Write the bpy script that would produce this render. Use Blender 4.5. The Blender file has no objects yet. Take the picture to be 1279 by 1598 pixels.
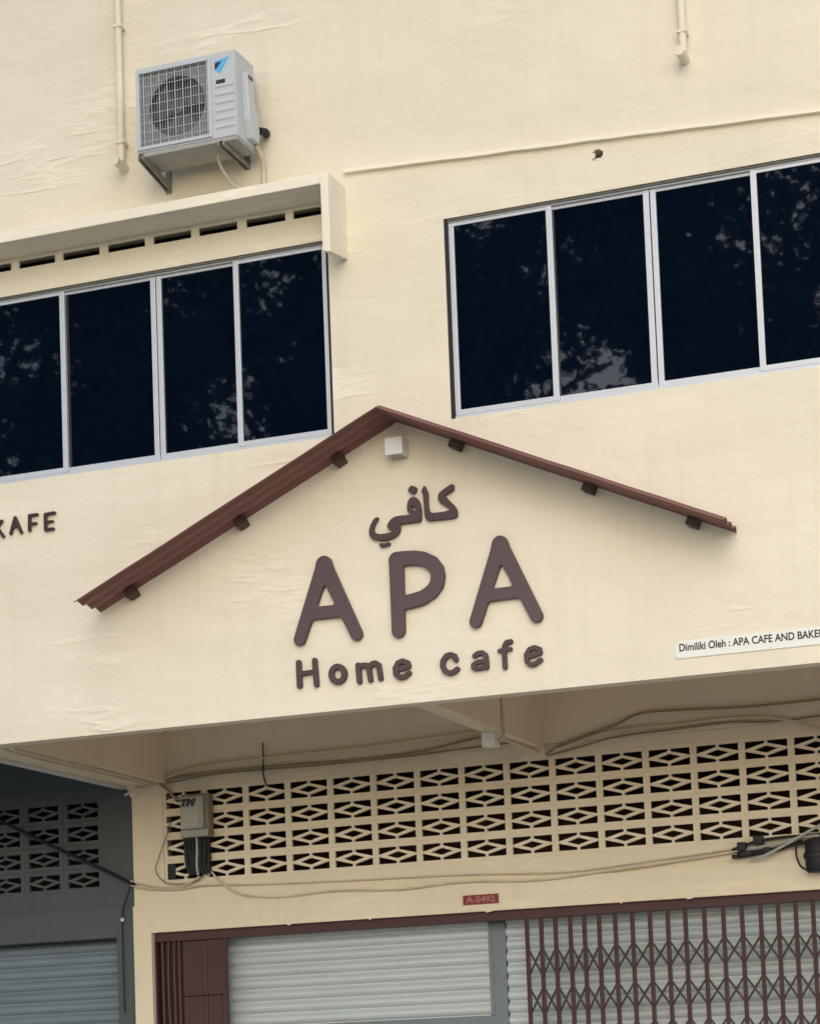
import bpy, bmesh, math, random
from math import radians, sin, cos, pi
from mathutils import Vector, Matrix

random.seed(7)
scene = bpy.context.scene
COL = scene.collection

# ------------------------------------------------------------------ camera
cam_data = bpy.data.cameras.new('camera')
cam = bpy.data.objects.new('camera', cam_data)
COL.objects.link(cam)
scene.camera = cam
YAW, PITCH, ROLL = radians(-20.7426), radians(5.2479), radians(2.1383)
fwd = Vector((sin(YAW) * cos(PITCH), cos(YAW) * cos(PITCH), sin(PITCH)))
rgt = Vector((cos(YAW), -sin(YAW), 0))
dwn = fwd.cross(rgt)
r2 = rgt * cos(ROLL) + dwn * sin(ROLL)
d2 = -rgt * sin(ROLL) + dwn * cos(ROLL)
cm = Matrix((r2, -d2, -fwd)).transposed().to_4x4()
cm.translation = Vector((5.225, -14.0, 1.6))
cam.matrix_world = cm
cam_data.sensor_fit = 'VERTICAL'
cam_data.sensor_height = 24.0
cam_data.lens = 24.0 * 3658.9 / 1598.0
cam_data.shift_y = (1366.85 - 799.0) / 1598.0
cam_data.shift_x = -0.0003
cam_data.clip_end = 1500

# ------------------------------------------------------------------ sky, sun, exposure
SUN_EL, SUN_AZ = radians(27), radians(14)      # azimuth measured from straight out of the facade, negative = to the left
sun_dir = Vector((sin(SUN_AZ) * cos(SUN_EL), -cos(SUN_AZ) * cos(SUN_EL), sin(SUN_EL)))
world = bpy.data.worlds.new('World')
scene.world = world
world.use_nodes = True
wn = world.node_tree
bg = wn.nodes['Background']
sky = wn.nodes.new('ShaderNodeTexSky')
sky.sky_type = 'NISHITA'
sky.sun_disc = False
sky.sun_elevation = SUN_EL
sky.sun_rotation = math.atan2(sun_dir.x, sun_dir.y)
sky.air_density = 1.0
sky.dust_density = 1.5
sky.ozone_density = 1.0
wn.links.new(sky.outputs[0], bg.inputs[0])
bg.inputs[1].default_value = 0.15
sd = bpy.data.lights.new('sun', 'SUN')
sd.energy = 0.65
sd.angle = radians(90)
sd.color = (1.0, 0.98, 0.94)
sun = bpy.data.objects.new('sun', sd)
COL.objects.link(sun)
sun.rotation_euler = (-sun_dir).to_track_quat('-Z', 'Y').to_euler()
vs = scene.view_settings
vs.view_transform = 'Standard'
vs.look = 'None'
vs.gamma = 1.0
vs.use_curve_mapping = False
vs.exposure = 0.48
scene.cycles.max_bounces = 14
scene.cycles.diffuse_bounces = 9

# ------------------------------------------------------------------ materials
def mat(name, color, rough=0.6, metal=0.0, var=0.0, var_scale=3.0, var_col=None, bump=0.0, bump_scale=60.0,
        spec=0.5, stretch=(1, 1, 1), fine=0.0, fine_scale=250.0):
    m = bpy.data.materials.new(name)
    m.use_nodes = True
    nt = m.node_tree
    b = nt.nodes['Principled BSDF']
    b.inputs['Base Color'].default_value = (*color, 1)
    b.inputs['Roughness'].default_value = rough
    b.inputs['Metallic'].default_value = metal
    b.inputs['Specular IOR Level'].default_value = spec
    geo = nt.nodes.new('ShaderNodeNewGeometry')
    mp = nt.nodes.new('ShaderNodeMapping')
    mp.inputs['Scale'].default_value = stretch
    nt.links.new(geo.outputs['Position'], mp.inputs['Vector'])
    if var > 0:
        n = nt.nodes.new('ShaderNodeTexNoise')
        n.inputs['Scale'].default_value = var_scale
        n.inputs['Detail'].default_value = 6
        n.inputs['Roughness'].default_value = 0.65
        nt.links.new(mp.outputs[0], n.inputs['Vector'])
        r = nt.nodes.new('ShaderNodeMapRange')
        r.inputs['From Min'].default_value = 0.35
        r.inputs['From Max'].default_value = 0.7
        r.inputs['To Max'].default_value = var
        nt.links.new(n.outputs['Fac'], r.inputs['Value'])
        mx = nt.nodes.new('ShaderNodeMix')
        mx.data_type = 'RGBA'
        mx.inputs['A'].default_value = (*color, 1)
        vc = var_col or tuple(c * 0.5 for c in color)
        mx.inputs['B'].default_value = (*vc, 1)
        nt.links.new(r.outputs[0], mx.inputs['Factor'])
        nt.links.new(mx.outputs['Result'], b.inputs['Base Color'])
    prev = None
    if bump > 0:
        n = nt.nodes.new('ShaderNodeTexNoise')
        n.inputs['Scale'].default_value = bump_scale
        n.inputs['Detail'].default_value = 4
        nt.links.new(mp.outputs[0], n.inputs['Vector'])
        bp = nt.nodes.new('ShaderNodeBump')
        bp.inputs['Strength'].default_value = 1.0
        bp.inputs['Distance'].default_value = bump
        nt.links.new(n.outputs['Fac'], bp.inputs['Height'])
        prev = bp
    if fine > 0:
        n = nt.nodes.new('ShaderNodeTexNoise')
        n.inputs['Scale'].default_value = fine_scale
        n.inputs['Detail'].default_value = 2
        nt.links.new(geo.outputs['Position'], n.inputs['Vector'])
        bp = nt.nodes.new('ShaderNodeBump')
        bp.inputs['Distance'].default_value = fine
        nt.links.new(n.outputs['Fac'], bp.inputs['Height'])
        if prev:
            nt.links.new(prev.outputs[0], bp.inputs['Normal'])
        prev = bp
    if prev:
        nt.links.new(prev.outputs[0], b.inputs['Normal'])
    return m

def plaster(name, color, ridge=0.006, trowel=0.0018, stain=0.30, stain_col=None, flat=1.0):
    """painted plaster: trowelled undulation, a few raised float lines, grime"""
    m = bpy.data.materials.new(name)
    m.use_nodes = True
    nt = m.node_tree
    b = nt.nodes['Principled BSDF']
    b.inputs['Roughness'].default_value = 0.72
    b.inputs['Specular IOR Level'].default_value = 0.3
    geo = nt.nodes.new('ShaderNodeNewGeometry')
    def noise(scale, sx, sz, detail=5, rough=0.55, typ='FBM', off=0.0):
        mp = nt.nodes.new('ShaderNodeMapping')
        mp.inputs['Scale'].default_value = (sx, 1.0, sz)
        mp.inputs['Location'].default_value = (off, off * 0.7, off * 1.3)
        mp.inputs['Rotation'].default_value = (0, radians(4), 0)
        nt.links.new(geo.outputs['Position'], mp.inputs['Vector'])
        n = nt.nodes.new('ShaderNodeTexNoise')
        n.noise_type = typ
        n.inputs['Scale'].default_value = scale
        n.inputs['Detail'].default_value = detail
        n.inputs['Roughness'].default_value = rough
        nt.links.new(mp.outputs[0], n.inputs['Vector'])
        return n.outputs['Fac']
    def rng(src, a, bb, c=0.0, d=1.0):
        r = nt.nodes.new('ShaderNodeMapRange')
        for k, v in zip(('From Min', 'From Max', 'To Min', 'To Max'), (a, bb, c, d)):
            r.inputs[k].default_value = v
        nt.links.new(src, r.inputs['Value'])
        return r.outputs[0]
    def math_(op, x, y):
        n = nt.nodes.new('ShaderNodeMath')
        n.operation = op
        for i, v in enumerate((x, y)):
            if isinstance(v, (int, float)):
                n.inputs[i].default_value = v
            else:
                nt.links.new(v, n.inputs[i])
        return n.outputs[0]
    # thin raised lines where a stretched noise crosses its middle, only in some regions
    base = noise(0.8, 0.30, 1.5, 5, 0.6, 'FBM', 3.1)
    dist = math_('ABSOLUTE', math_('SUBTRACT', base, 0.5), 0)
    line = rng(dist, 0.0, 0.020, 1.0, 0.0)
    region = rng(noise(0.9, 0.7, 1.2, 3, 0.5, 'FBM', 9.7), 0.51, 0.62)
    lines = math_('MULTIPLY', line, region)
    und = noise(1.5, 0.7, 1.6, 5, 0.5, 'FBM', 1.3)
    med = noise(7.0, 0.7, 1.3, 5, 0.6, 'FBM', 5.5)
    grit = noise(140.0, 1, 1, 2, 0.5)
    bumps = None
    for h, d in ((und, 0.040 * flat), (med, trowel), (lines, ridge), (grit, 0.0010)):
        bp = nt.nodes.new('ShaderNodeBump')
        bp.inputs['Strength'].default_value = 1.0
        bp.inputs['Distance'].default_value = d
        nt.links.new(h, bp.inputs['Height'])
        if bumps:
            nt.links.new(bumps.outputs[0], bp.inputs['Normal'])
        bumps = bp
    nt.links.new(bumps.outputs[0], b.inputs['Normal'])
    # colour: cloudy paint, grime patches, faint rain streaks
    cloud = rng(noise(0.9, 0.8, 1.0, 6, 0.6, 'FBM', 12.0), 0.35, 0.68)
    streak = rng(noise(3.0, 2.2, 0.16, 6, 0.7, 'FBM', 20.0), 0.52, 0.80)
    speck = rng(noise(11.0, 1.0, 1.0, 6, 0.75, 'FBM', 31.0), 0.66, 0.74)
    sc = stain_col or (color[0] * 0.78, color[1] * 0.78, color[2] * 0.74)
    def mix(fac, a, col, amount):
        mx = nt.nodes.new('ShaderNodeMix')
        mx.data_type = 'RGBA'
        f = math_('MULTIPLY', fac, amount)
        nt.links.new(f, mx.inputs['Factor'])
        if isinstance(a, tuple):
            mx.inputs['A'].default_value = (*a, 1)
        else:
            nt.links.new(a, mx.inputs['A'])
        mx.inputs['B'].default_value = (*col, 1)
        return mx.outputs['Result']
    c1 = mix(cloud, color, sc, stain)
    c2 = mix(streak, c1, sc, min(1, stain * 1.4))
    c3 = mix(speck, c2, (color[0] * 0.6, color[1] * 0.58, color[2] * 0.5), 0.35)
    c4 = mix(lines, c3, (min(1, color[0] * 1.08), min(1, color[1] * 1.08), min(1, color[2] * 1.1)), 0.8)  # raised lines tinted lighter, painting the highlight on their relief
    nt.links.new(c4, b.inputs['Base Color'])
    return m

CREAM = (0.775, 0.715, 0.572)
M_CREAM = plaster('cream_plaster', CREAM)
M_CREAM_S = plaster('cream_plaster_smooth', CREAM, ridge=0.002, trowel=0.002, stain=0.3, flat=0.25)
M_CREAM_LIT = plaster('cream_lit_edge', (0.85, 0.79, 0.645), ridge=0.002, trowel=0.002, stain=0.25, flat=0.25)  # paler cream puts the bright edge light into hood, fin and moulding
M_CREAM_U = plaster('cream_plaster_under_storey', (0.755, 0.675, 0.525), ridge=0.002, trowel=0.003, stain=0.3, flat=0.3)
M_SLATE = plaster('slate_grey_paint', (0.088, 0.106, 0.112), ridge=0.002, trowel=0.003, stain=0.5, flat=0.3)
M_WHITEBAND = mat('white_band_paint', (0.62, 0.64, 0.62), 0.6, var=0.4, var_scale=5, bump=0.002, bump_scale=30)
M_ALU = mat('anodised_aluminium', (0.55, 0.58, 0.63), 0.42, 0.3, var=0.25, var_scale=9, var_col=(0.5, 0.52, 0.56))
M_GAP_SHADE = mat('black_gap_shade', (0.008, 0.008, 0.009), 0.7)
M_HEAD_LINE = mat('window_head_dark', (0.16, 0.15, 0.13), 0.8, var=0.6, var_scale=16)
M_ROOF = mat('brown_sheet_metal', (0.21, 0.080, 0.072), 0.5, 0.0, var=0.35, var_scale=4, var_col=(0.10, 0.055, 0.048), bump=0.002, bump_scale=12)
M_PURLIN = mat('dark_brown_steel', (0.055, 0.024, 0.022), 0.55, var=0.4, var_scale=14)
M_LETTER = mat('brown_acrylic', (0.080, 0.043, 0.051), 0.36, 0.0, var=0.3, var_scale=3, var_col=(0.062, 0.038, 0.045), bump=0.0006, bump_scale=18, spec=0.55)
M_LETTER_D = mat('brown_acrylic_dim_gloss', (0.056, 0.027, 0.031), 0.36, 0.0, var=0.5, var_scale=5, var_col=(0.075, 0.040, 0.047), bump=0.0006, bump_scale=18, spec=0.5)  # darker copy of the letter brown, painting in a dimmer gloss reflection
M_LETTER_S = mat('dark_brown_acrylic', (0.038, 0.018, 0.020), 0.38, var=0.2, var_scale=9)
M_GATE = mat('maroon_gate_paint', (0.058, 0.020, 0.020), 0.6, var=0.4, var_scale=8, var_col=(0.045, 0.018, 0.018), bump=0.001, bump_scale=35)
M_STRIP = mat('dark_lattice_strip', (0.034, 0.016, 0.018), 0.55, var=0.3, var_scale=12)
M_SHUT = mat('galvanised_shutter', (0.50, 0.57, 0.59), 0.45, 0.15, var=0.35, var_scale=5, var_col=(0.36, 0.41, 0.42), stretch=(0.4, 1, 3))
M_SHUT_N = mat('blue_grey_shutter', (0.19, 0.245, 0.29), 0.5, 0.1, var=0.4, var_scale=5, stretch=(0.4, 1, 3))
M_POST = mat('blue_grey_post', (0.15, 0.19, 0.215), 0.5, var=0.25, var_scale=6)
M_ACW = mat('cream_white_casing', (0.50, 0.535, 0.565), 0.4, var=0.15, var_scale=5, var_col=(0.44, 0.46, 0.47))
M_ACPAN = mat('grey_base_pan', (0.38, 0.37, 0.34), 0.6, var=0.4, var_scale=8)
M_ACD = mat('grille_dark', (0.075, 0.082, 0.095), 0.6)
M_ACFIN = mat('condenser_fin', (0.20, 0.22, 0.22), 0.6, bump=0.003, bump_scale=120)
M_WIRE = mat('grille_wire', (0.48, 0.50, 0.50), 0.45, 0.2)
M_BRKT = mat('weathered_steel_bracket', (0.30, 0.285, 0.255), 0.6, 0.2, var=0.6, var_scale=15)
M_LBLUE = mat('light_blue_print', (0.10, 0.42, 0.75), 0.4)
M_NAVY = mat('navy_print', (0.008, 0.012, 0.05), 0.4)
M_WHITE = mat('white_plastic', (0.72, 0.73, 0.73), 0.4, var=0.12, var_scale=8)
M_SIGN = mat('white_sign_board', (0.76, 0.77, 0.72), 0.45, var=0.2, var_scale=6, var_col=(0.7, 0.69, 0.62))
M_BLACK = mat('black_print', (0.012, 0.012, 0.012), 0.5)
M_RED = mat('red_plate', (0.21, 0.016, 0.011), 0.5, var=0.6, var_scale=10, var_col=(0.12, 0.03, 0.01))
M_PLTXT = mat('worn_plate_digits', (0.36, 0.17, 0.14), 0.5)
M_BOX = mat('grey_enclosure', (0.36, 0.37, 0.33), 0.55, var=0.4, var_scale=12)
M_BOXD = mat('dark_enclosure_side', (0.19, 0.18, 0.15), 0.6, var=0.4, var_scale=12)
M_LABEL = mat('faded_sticker', (0.46, 0.47, 0.43), 0.6, var=0.8, var_scale=55, var_col=(0.24, 0.25, 0.23))
M_CABK = mat('black_cable', (0.012, 0.013, 0.018), 0.55, spec=0.35)
M_CABC = mat('painted_cable', (0.62, 0.545, 0.41), 0.6, var=0.5, var_scale=10)
M_CABB = mat('dusty_brown_cable', (0.29, 0.23, 0.155), 0.7, var=0.4, var_scale=12)
M_CABG = mat('grey_cable', (0.36, 0.36, 0.33), 0.6)
M_HOSE = mat('dusty_hose', (0.58, 0.52, 0.41), 0.7)
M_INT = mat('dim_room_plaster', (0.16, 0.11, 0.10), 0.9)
M_HOLE = mat('dark_cavity_shade', (0.03, 0.022, 0.018), 0.95)  # dark tone paints the shade inside the slots and the hole
M_ROAD = mat('asphalt', (0.055, 0.055, 0.055), 0.9, var=0.5, var_scale=2, bump=0.004, bump_scale=80)
M_CONC = mat('pale_concrete', (0.58, 0.55, 0.49), 0.85, var=0.4, var_scale=1.2, bump=0.003, bump_scale=40)
M_BOUNCE_FLOOR = mat('warm_bounce_floor', (0.52, 0.40, 0.29), 0.55, var=0.3, var_scale=4)  # unseen floor; warm tone made up to bounce light onto the soffit
M_KERB = mat('kerb_concrete', (0.36, 0.35, 0.32), 0.85, var=0.3, var_scale=3)
M_LINE = mat('road_marking_white', (0.72, 0.72, 0.70), 0.7)
M_GRASS = mat('grass_verge', (0.07, 0.11, 0.03), 0.9, var=0.6, var_scale=3)
M_BARK = mat('bark', (0.10, 0.075, 0.055), 0.9, var=0.5, var_scale=6, bump=0.02, bump_scale=14)
M_LEAF = mat('leaf', (0.045, 0.085, 0.025), 0.6, var=0.7, var_scale=0.9, var_col=(0.085, 0.12, 0.03))

def glass_mat():
    m = mat('dark_tinted_glass', (0.0014, 0.0045, 0.0115), 0.018, 0.0, spec=0.5, bump=0.0005, bump_scale=2.2)
    return m
M_GLASS = glass_mat()

# ------------------------------------------------------------------ object helpers
WORLD = {}
def wpos(o):
    return WORLD.get(o.name, Vector((0, 0, 0)))
def thing(name, label, cat, loc=(0, 0, 0), group=None):
    o = bpy.data.objects.new(name, None)
    o.empty_display_size = 0.2
    COL.objects.link(o)
    o.location = loc
    WORLD[o.name] = Vector(loc)
    o['label'] = label
    o['category'] = cat
    if group:
        o['group'] = group
    return o
def tag(o, label, cat, group=None):
    o['label'] = label
    o['category'] = cat
    if group:
        o['group'] = group
    return o
def put(name, mesh, material=None, parent=None, loc=(0, 0, 0), label=None):
    """link a mesh as one object whose vertices are world coordinates offset by loc"""
    o = bpy.data.objects.new(name, mesh)
    COL.objects.link(o)
    if material and not mesh.materials:
        mesh.materials.append(material)
    lw = Vector(loc)
    if parent:
        o.parent = parent
        o.location = lw - wpos(parent)
    else:
        o.location = lw
    WORLD[o.name] = lw
    if label:
        o['label'] = label
    return o
def stuffpart(o):
    o['kind'] = 'stuff'
    return o

class MB:
    """collects shapes of ONE part into one mesh"""
    def __init__(self):
        self.v, self.f, self.mi = [], [], []
    def add(self, vs_, fs, mi=0):
        k = len(self.v)
        self.v += [tuple(p) for p in vs_]
        self.f += [tuple(i + k for i in q) for q in fs]
        self.mi += [mi] * len(fs)
        return self
    def box(self, x0, x1, y0, y1, z0, z1, mi=0):
        p = [(x, y, z) for z in (z0, z1) for y in (y0, y1) for x in (x0, x1)]
        return self.add(p, [(0, 2, 3, 1), (4, 5, 7, 6), (0, 1, 5, 4), (2, 6, 7, 3), (0, 4, 6, 2), (1, 3, 7, 5)], mi)
    def obox(self, c, ax, ay, az, hx, hy, hz, mi=0):
        c, ax, ay, az = Vector(c), Vector(ax).normalized(), Vector(ay).normalized(), Vector(az).normalized()
        p = [c + ax * (sx * hx) + ay * (sy * hy) + az * (sz * hz) for sz in (-1, 1) for sy in (-1, 1) for sx in (-1, 1)]
        return self.add(p, [(0, 2, 3, 1), (4, 5, 7, 6), (0, 1, 5, 4), (2, 6, 7, 3), (0, 4, 6, 2), (1, 3, 7, 5)], mi)
    def tube(self, pts, r, n=8, mi=0, smooth=True, caps=True):
        pts = [Vector(p) for p in pts]
        if smooth and len(pts) > 2:
            q = []
            for i in range(len(pts) - 1):
                p0 = pts[max(i - 1, 0)]; p1 = pts[i]; p2 = pts[i + 1]; p3 = pts[min(i + 2, len(pts) - 1)]
                for k in range(5):
                    t = k / 5
                    q.append(0.5 * ((2 * p1) + (p2 - p0) * t + (2 * p0 - 5 * p1 + 4 * p2 - p3) * t * t + (3 * p1 - p0 - 3 * p2 + p3) * t ** 3))
            q.append(pts[-1])
            pts = q
        rr = r if isinstance(r, (list, tuple)) else None
        vs_, fs = [], []
        up = Vector((0.13, 0.2, 1)).normalized()
        N = len(pts)
        for i, p in enumerate(pts):
            d = (pts[min(i + 1, N - 1)] - pts[max(i - 1, 0)])
            if d.length < 1e-9:
                d = Vector((0, 0, 1))
            d.normalize()
            a = d.cross(up)
            if a.length < 0.1:
                a = d.cross(Vector((1, 0, 0)))
            a.normalize()
            b = d.cross(a)
            rad = (rr[0] + (rr[1] - rr[0]) * i / (N - 1)) if rr else r
            for k in range(n):
                t = 2 * pi * k / n
                vs_.append(p + a * (cos(t) * rad) + b * (sin(t) * rad))
        for i in range(N - 1):
            for k in range(n):
                k2 = (k + 1) % n
                fs.append((i * n + k, i * n + k2, (i + 1) * n + k2, (i + 1) * n + k))
        if caps:
            fs.append(tuple(range(n - 1, -1, -1)))
            fs.append(tuple((N - 1) * n + k for k in range(n)))
        return self.add(vs_, fs, mi)
    def prism_x(self, prof, x0, x1, mi=0):
        """closed (y,z) profile extruded along x"""
        n = len(prof)
        vs_ = [(x0, y, z) for y, z in prof] + [(x1, y, z) for y, z in prof]
        fs = [(i, (i + 1) % n, n + (i + 1) % n, n + i) for i in range(n)] + [tuple(range(n - 1, -1, -1)), tuple(range(n, 2 * n))]
        return self.add(vs_, fs, mi)
    def mesh(self, name, mats, bevel=0.0, smooth=False, seg=2):
        me = bpy.data.meshes.new(name)
        me.from_pydata(self.v, [], self.f)
        bm = bmesh.new()
        bm.from_mesh(me)
        for i, f in enumerate(bm.faces):
            f.material_index = self.mi[i]
        bmesh.ops.recalc_face_normals(bm, faces=bm.faces)
        if bevel > 0:
            es = [e for e in bm.edges if len(e.link_faces) == 2 and e.calc_face_angle(0) > 0.6]
            bmesh.ops.bevel(bm, geom=es, offset=bevel, segments=seg, affect='EDGES', profile=0.6, clamp_overlap=True)
        if smooth:
            for f in bm.faces:
                f.smooth = True
            for e in bm.edges:
                if len(e.link_faces) == 2 and e.calc_face_angle(0) > 0.7:
                    e.smooth = False
        bm.to_mesh(me)
        bm.free()
        for m in (mats if isinstance(mats, (list, tuple)) else [mats]):
            me.materials.append(m)
        return me
    def build(self, name, mats, parent=None, bevel=0.0, smooth=False, label=None, loc=(0, 0, 0), seg=2):
        return put(name, self.mesh(name, mats, bevel, smooth, seg), None, parent, loc, label)

def outline_mesh(name, loops, y_front, depth, mats, bevel=0.0, side_mat=False):
    """(x, z) outlines, holes included, filled and given a thickness going back from y_front"""
    cu = bpy.data.curves.new(name, 'CURVE')
    cu.dimensions = '2D'
    cu.fill_mode = 'BOTH'
    cu.extrude = depth / 2 - bevel
    cu.bevel_depth = bevel
    cu.bevel_resolution = 1
    cu.offset = -bevel
    for l in loops:
        s = cu.splines.new('POLY')
        s.points.add(len(l) - 1)
        for p, q in zip(s.points, l):
            p.co = (q[0], q[1], 0, 1)
        s.use_cyclic_u = True
    tmp = bpy.data.objects.new('outline_tmp', cu)
    COL.objects.link(tmp)
    dg = bpy.context.evaluated_depsgraph_get()
    me = bpy.data.meshes.new_from_object(tmp.evaluated_get(dg))
    bpy.data.objects.remove(tmp)
    bpy.data.curves.remove(cu)
    me.name = name
    me.transform(Matrix.Translation((0, y_front + depth / 2, 0)) @ Matrix.Rotation(pi / 2, 4, 'X'))
    me.materials.clear()
    for m in (mats if isinstance(mats, (list, tuple)) else [mats]):
        me.materials.append(m)
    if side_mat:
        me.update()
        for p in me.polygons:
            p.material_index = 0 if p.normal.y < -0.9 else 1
    return me

def text_mesh(name, s, width, x, z, y_front, depth, material, bold=0.0, shear=0.0, height=None):
    cu = bpy.data.curves.new(name, 'FONT')
    cu.body = s
    cu.size = 1.0
    cu.offset = bold
    cu.shear = shear
    cu.extrude = 0.01
    tmp = bpy.data.objects.new('text_tmp', cu)
    COL.objects.link(tmp)
    dg = bpy.context.evaluated_depsgraph_get()
    me = bpy.data.meshes.new_from_object(tmp.evaluated_get(dg))
    bpy.data.objects.remove(tmp)
    bpy.data.curves.remove(cu)
    me.name = name
    xs = [v.co.x for v in me.vertices]; ys = [v.co.y for v in me.vertices]
    x0, x1, y0, y1 = min(xs), max(xs), min(ys), max(ys)
    kx = width / (x1 - x0)
    kz = kx if height is None else height / (y1 - y0)
    for v in me.vertices:
        v.co = Vector((x + (v.co.x - x0) * kx, y_front if v.co.z > 0 else y_front + depth, z + (v.co.y - (y0 if height else 0)) * kz))
    me.materials.clear()
    me.materials.append(material)
    return me

def wall_mesh(name, x0, x1, z0, z1, y0, y1, holes, material, open_back=False):
    """a wall slab in the x-z plane from y0 (front) to y1 with rectangular holes (hx0,hx1,hz0,hz1) cut right through"""
    xs = sorted({x0, x1} | {h[0] for h in holes} | {h[1] for h in holes})
    zs = sorted({z0, z1} | {h[2] for h in holes} | {h[3] for h in holes})
    xs = [x for x in xs if x0 <= x <= x1]; zs = [z for z in zs if z0 <= z <= z1]
    bm = bmesh.new()
    cache = {}
    def V(x, y, z):
        k = (round(x, 5), round(y, 5), round(z, 5))
        if k not in cache:
            cache[k] = bm.verts.new(k)
        return cache[k]
    def solid(i, j):
        if i < 0 or j < 0 or i >= len(xs) - 1 or j >= len(zs) - 1:
            return False
        cx, cz = (xs[i] + xs[i + 1]) / 2, (zs[j] + zs[j + 1]) / 2
        return not any(h[0] < cx < h[1] and h[2] < cz < h[3] for h in holes)
    for i in range(len(xs) - 1):
        for j in range(len(zs) - 1):
            if not solid(i, j):
                continue
            a, b, c, d = xs[i], xs[i + 1], zs[j], zs[j + 1]
            bm.faces.new([V(a, y0, c), V(b, y0, c), V(b, y0, d), V(a, y0, d)])
            bm.faces.new([V(a, y1, d), V(b, y1, d), V(b, y1, c), V(a, y1, c)])
            if not solid(i - 1, j):
                bm.faces.new([V(a, y0, d), V(a, y1, d), V(a, y1, c), V(a, y0, c)])
            if not solid(i + 1, j):
                bm.faces.new([V(b, y0, c), V(b, y1, c), V(b, y1, d), V(b, y0, d)])
            if not solid(i, j - 1):
                bm.faces.new([V(a, y0, c), V(a, y1, c), V(b, y1, c), V(b, y0, c)])
            if not solid(i, j + 1):
                bm.faces.new([V(a, y0, d), V(b, y0, d), V(b, y1, d), V(a, y1, d)])
    bmesh.ops.recalc_face_normals(bm, faces=bm.faces)
    me = bpy.data.meshes.new(name)
    bm.to_mesh(me)
    bm.free()
    me.materials.append(material)
    return me

# ------------------------------------------------------------------ the ground in front of the shops
def struct(name, mesh):
    o = put(name, mesh)
    o['kind'] = 'structure'
    return o
struct('ground', MB().box(-300, 300, -400, 60, -0.5, -0.02).mesh('ground', M_GRASS))
struct('road', MB().box(-300, 300, -21.0, -14.5, -0.3, 0.0).mesh('road', M_ROAD))
struct('parking_apron', MB().box(-60, 60, -14.5, -1.2, -0.3, 0.01).mesh('parking_apron', M_CONC))  # unseen apron, widened in pale concrete to bounce light into the recess
struct('walkway', MB().box(-60, 60, -1.2, 7.0, -0.3, 0.15).mesh('walkway', M_BOUNCE_FLOOR, bevel=0.01))
struct('kerb', MB().box(-60, 60, -21.3, -21.0, -0.3, 0.13).mesh('kerb', M_KERB, bevel=0.02))
lm = MB()
for i in range(-12, 13):
    lm.box(i * 5, i * 5 + 2.4, -17.85, -17.7, 0.001, 0.005)
struct('road_marking', lm.mesh('road_marking', M_LINE))

# ------------------------------------------------------------------ the cream shophouse
house = thing('shophouse', 'cream two-storey shophouse with dark windows above and a recessed shopfront below', 'building', (0, 0, 0))
HX0, HX1, HZ1 = -3.46, 6.6, 11.2
W1 = (-3.217, -0.495, 5.915, 7.25)
W2 = (0.323, 3.067, 5.915, 7.25)
slots = [(-4.0 + 0, -4.0 + 0, 0, 0)]
slots = [(x, x + 0.287, 7.432, 7.488) for x in (-3.183, -2.833, -2.484, -2.133, -1.782, -1.437, -1.083, -0.739)]
slots = [(max(a, HX0 + 0.02), b, c, d) for a, b, c, d in slots]
slots[-1] = (-0.739, -0.452, 7.432, 7.488)
hole = (1.345, 1.415, 7.458, 7.528)
put('front_wall', wall_mesh('front_wall', HX0, HX1, 4.09, HZ1, 0.0, 0.13, [W1, W2, hole, (HX0 + 0.01, -0.4315, 7.405, 7.511)], M_CREAM), parent=house)
put('vent_strip', wall_mesh('vent_strip', HX0 + 0.0105, -0.432, 7.4055, 7.5105, 0.003, 0.022, slots, M_CREAM), parent=house)
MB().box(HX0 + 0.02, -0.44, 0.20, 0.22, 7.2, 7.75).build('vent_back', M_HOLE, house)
# rough rim of the broken hole: chips of plaster that make its edge uneven
rim = MB()
for px, pz, a in ((1.348, 7.523, 0.6), (1.412, 7.52, -0.7), (1.408, 7.468, 0.8), (1.375, 7.461, 0.15), (1.352, 7.49, 1.4)):
    ca, sa = cos(a), sin(a)
    rim.obox((px, 0.012, pz), (ca, 0, sa), (0, 1, 0), (-sa, 0, ca), 0.019, 0.014, 0.008)
rim.build('broken_plaster_chip', M_CREAM, house, bevel=0.004)
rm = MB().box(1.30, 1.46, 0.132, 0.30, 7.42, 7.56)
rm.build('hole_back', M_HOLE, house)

# black space behind the vent slots and window walls: the upper room
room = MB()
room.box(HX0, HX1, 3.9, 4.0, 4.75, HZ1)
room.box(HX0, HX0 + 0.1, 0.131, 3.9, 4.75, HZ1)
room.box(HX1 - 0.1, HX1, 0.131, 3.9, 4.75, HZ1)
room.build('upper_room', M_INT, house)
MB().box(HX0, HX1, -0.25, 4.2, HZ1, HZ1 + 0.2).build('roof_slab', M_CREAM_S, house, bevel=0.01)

# hood over the left window: slab and end fin
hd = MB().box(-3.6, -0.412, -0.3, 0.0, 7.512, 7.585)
hd.build('window_hood', M_CREAM_LIT, house, bevel=0.007)
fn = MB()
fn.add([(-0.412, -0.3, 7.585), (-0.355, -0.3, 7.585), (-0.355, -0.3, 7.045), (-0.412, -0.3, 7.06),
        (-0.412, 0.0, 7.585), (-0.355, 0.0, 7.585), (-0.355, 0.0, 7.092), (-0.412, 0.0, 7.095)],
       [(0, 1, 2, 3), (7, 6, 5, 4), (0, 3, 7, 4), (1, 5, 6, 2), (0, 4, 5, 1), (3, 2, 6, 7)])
fn.build('hood_fin', M_CREAM_LIT, house, bevel=0.008)
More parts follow.
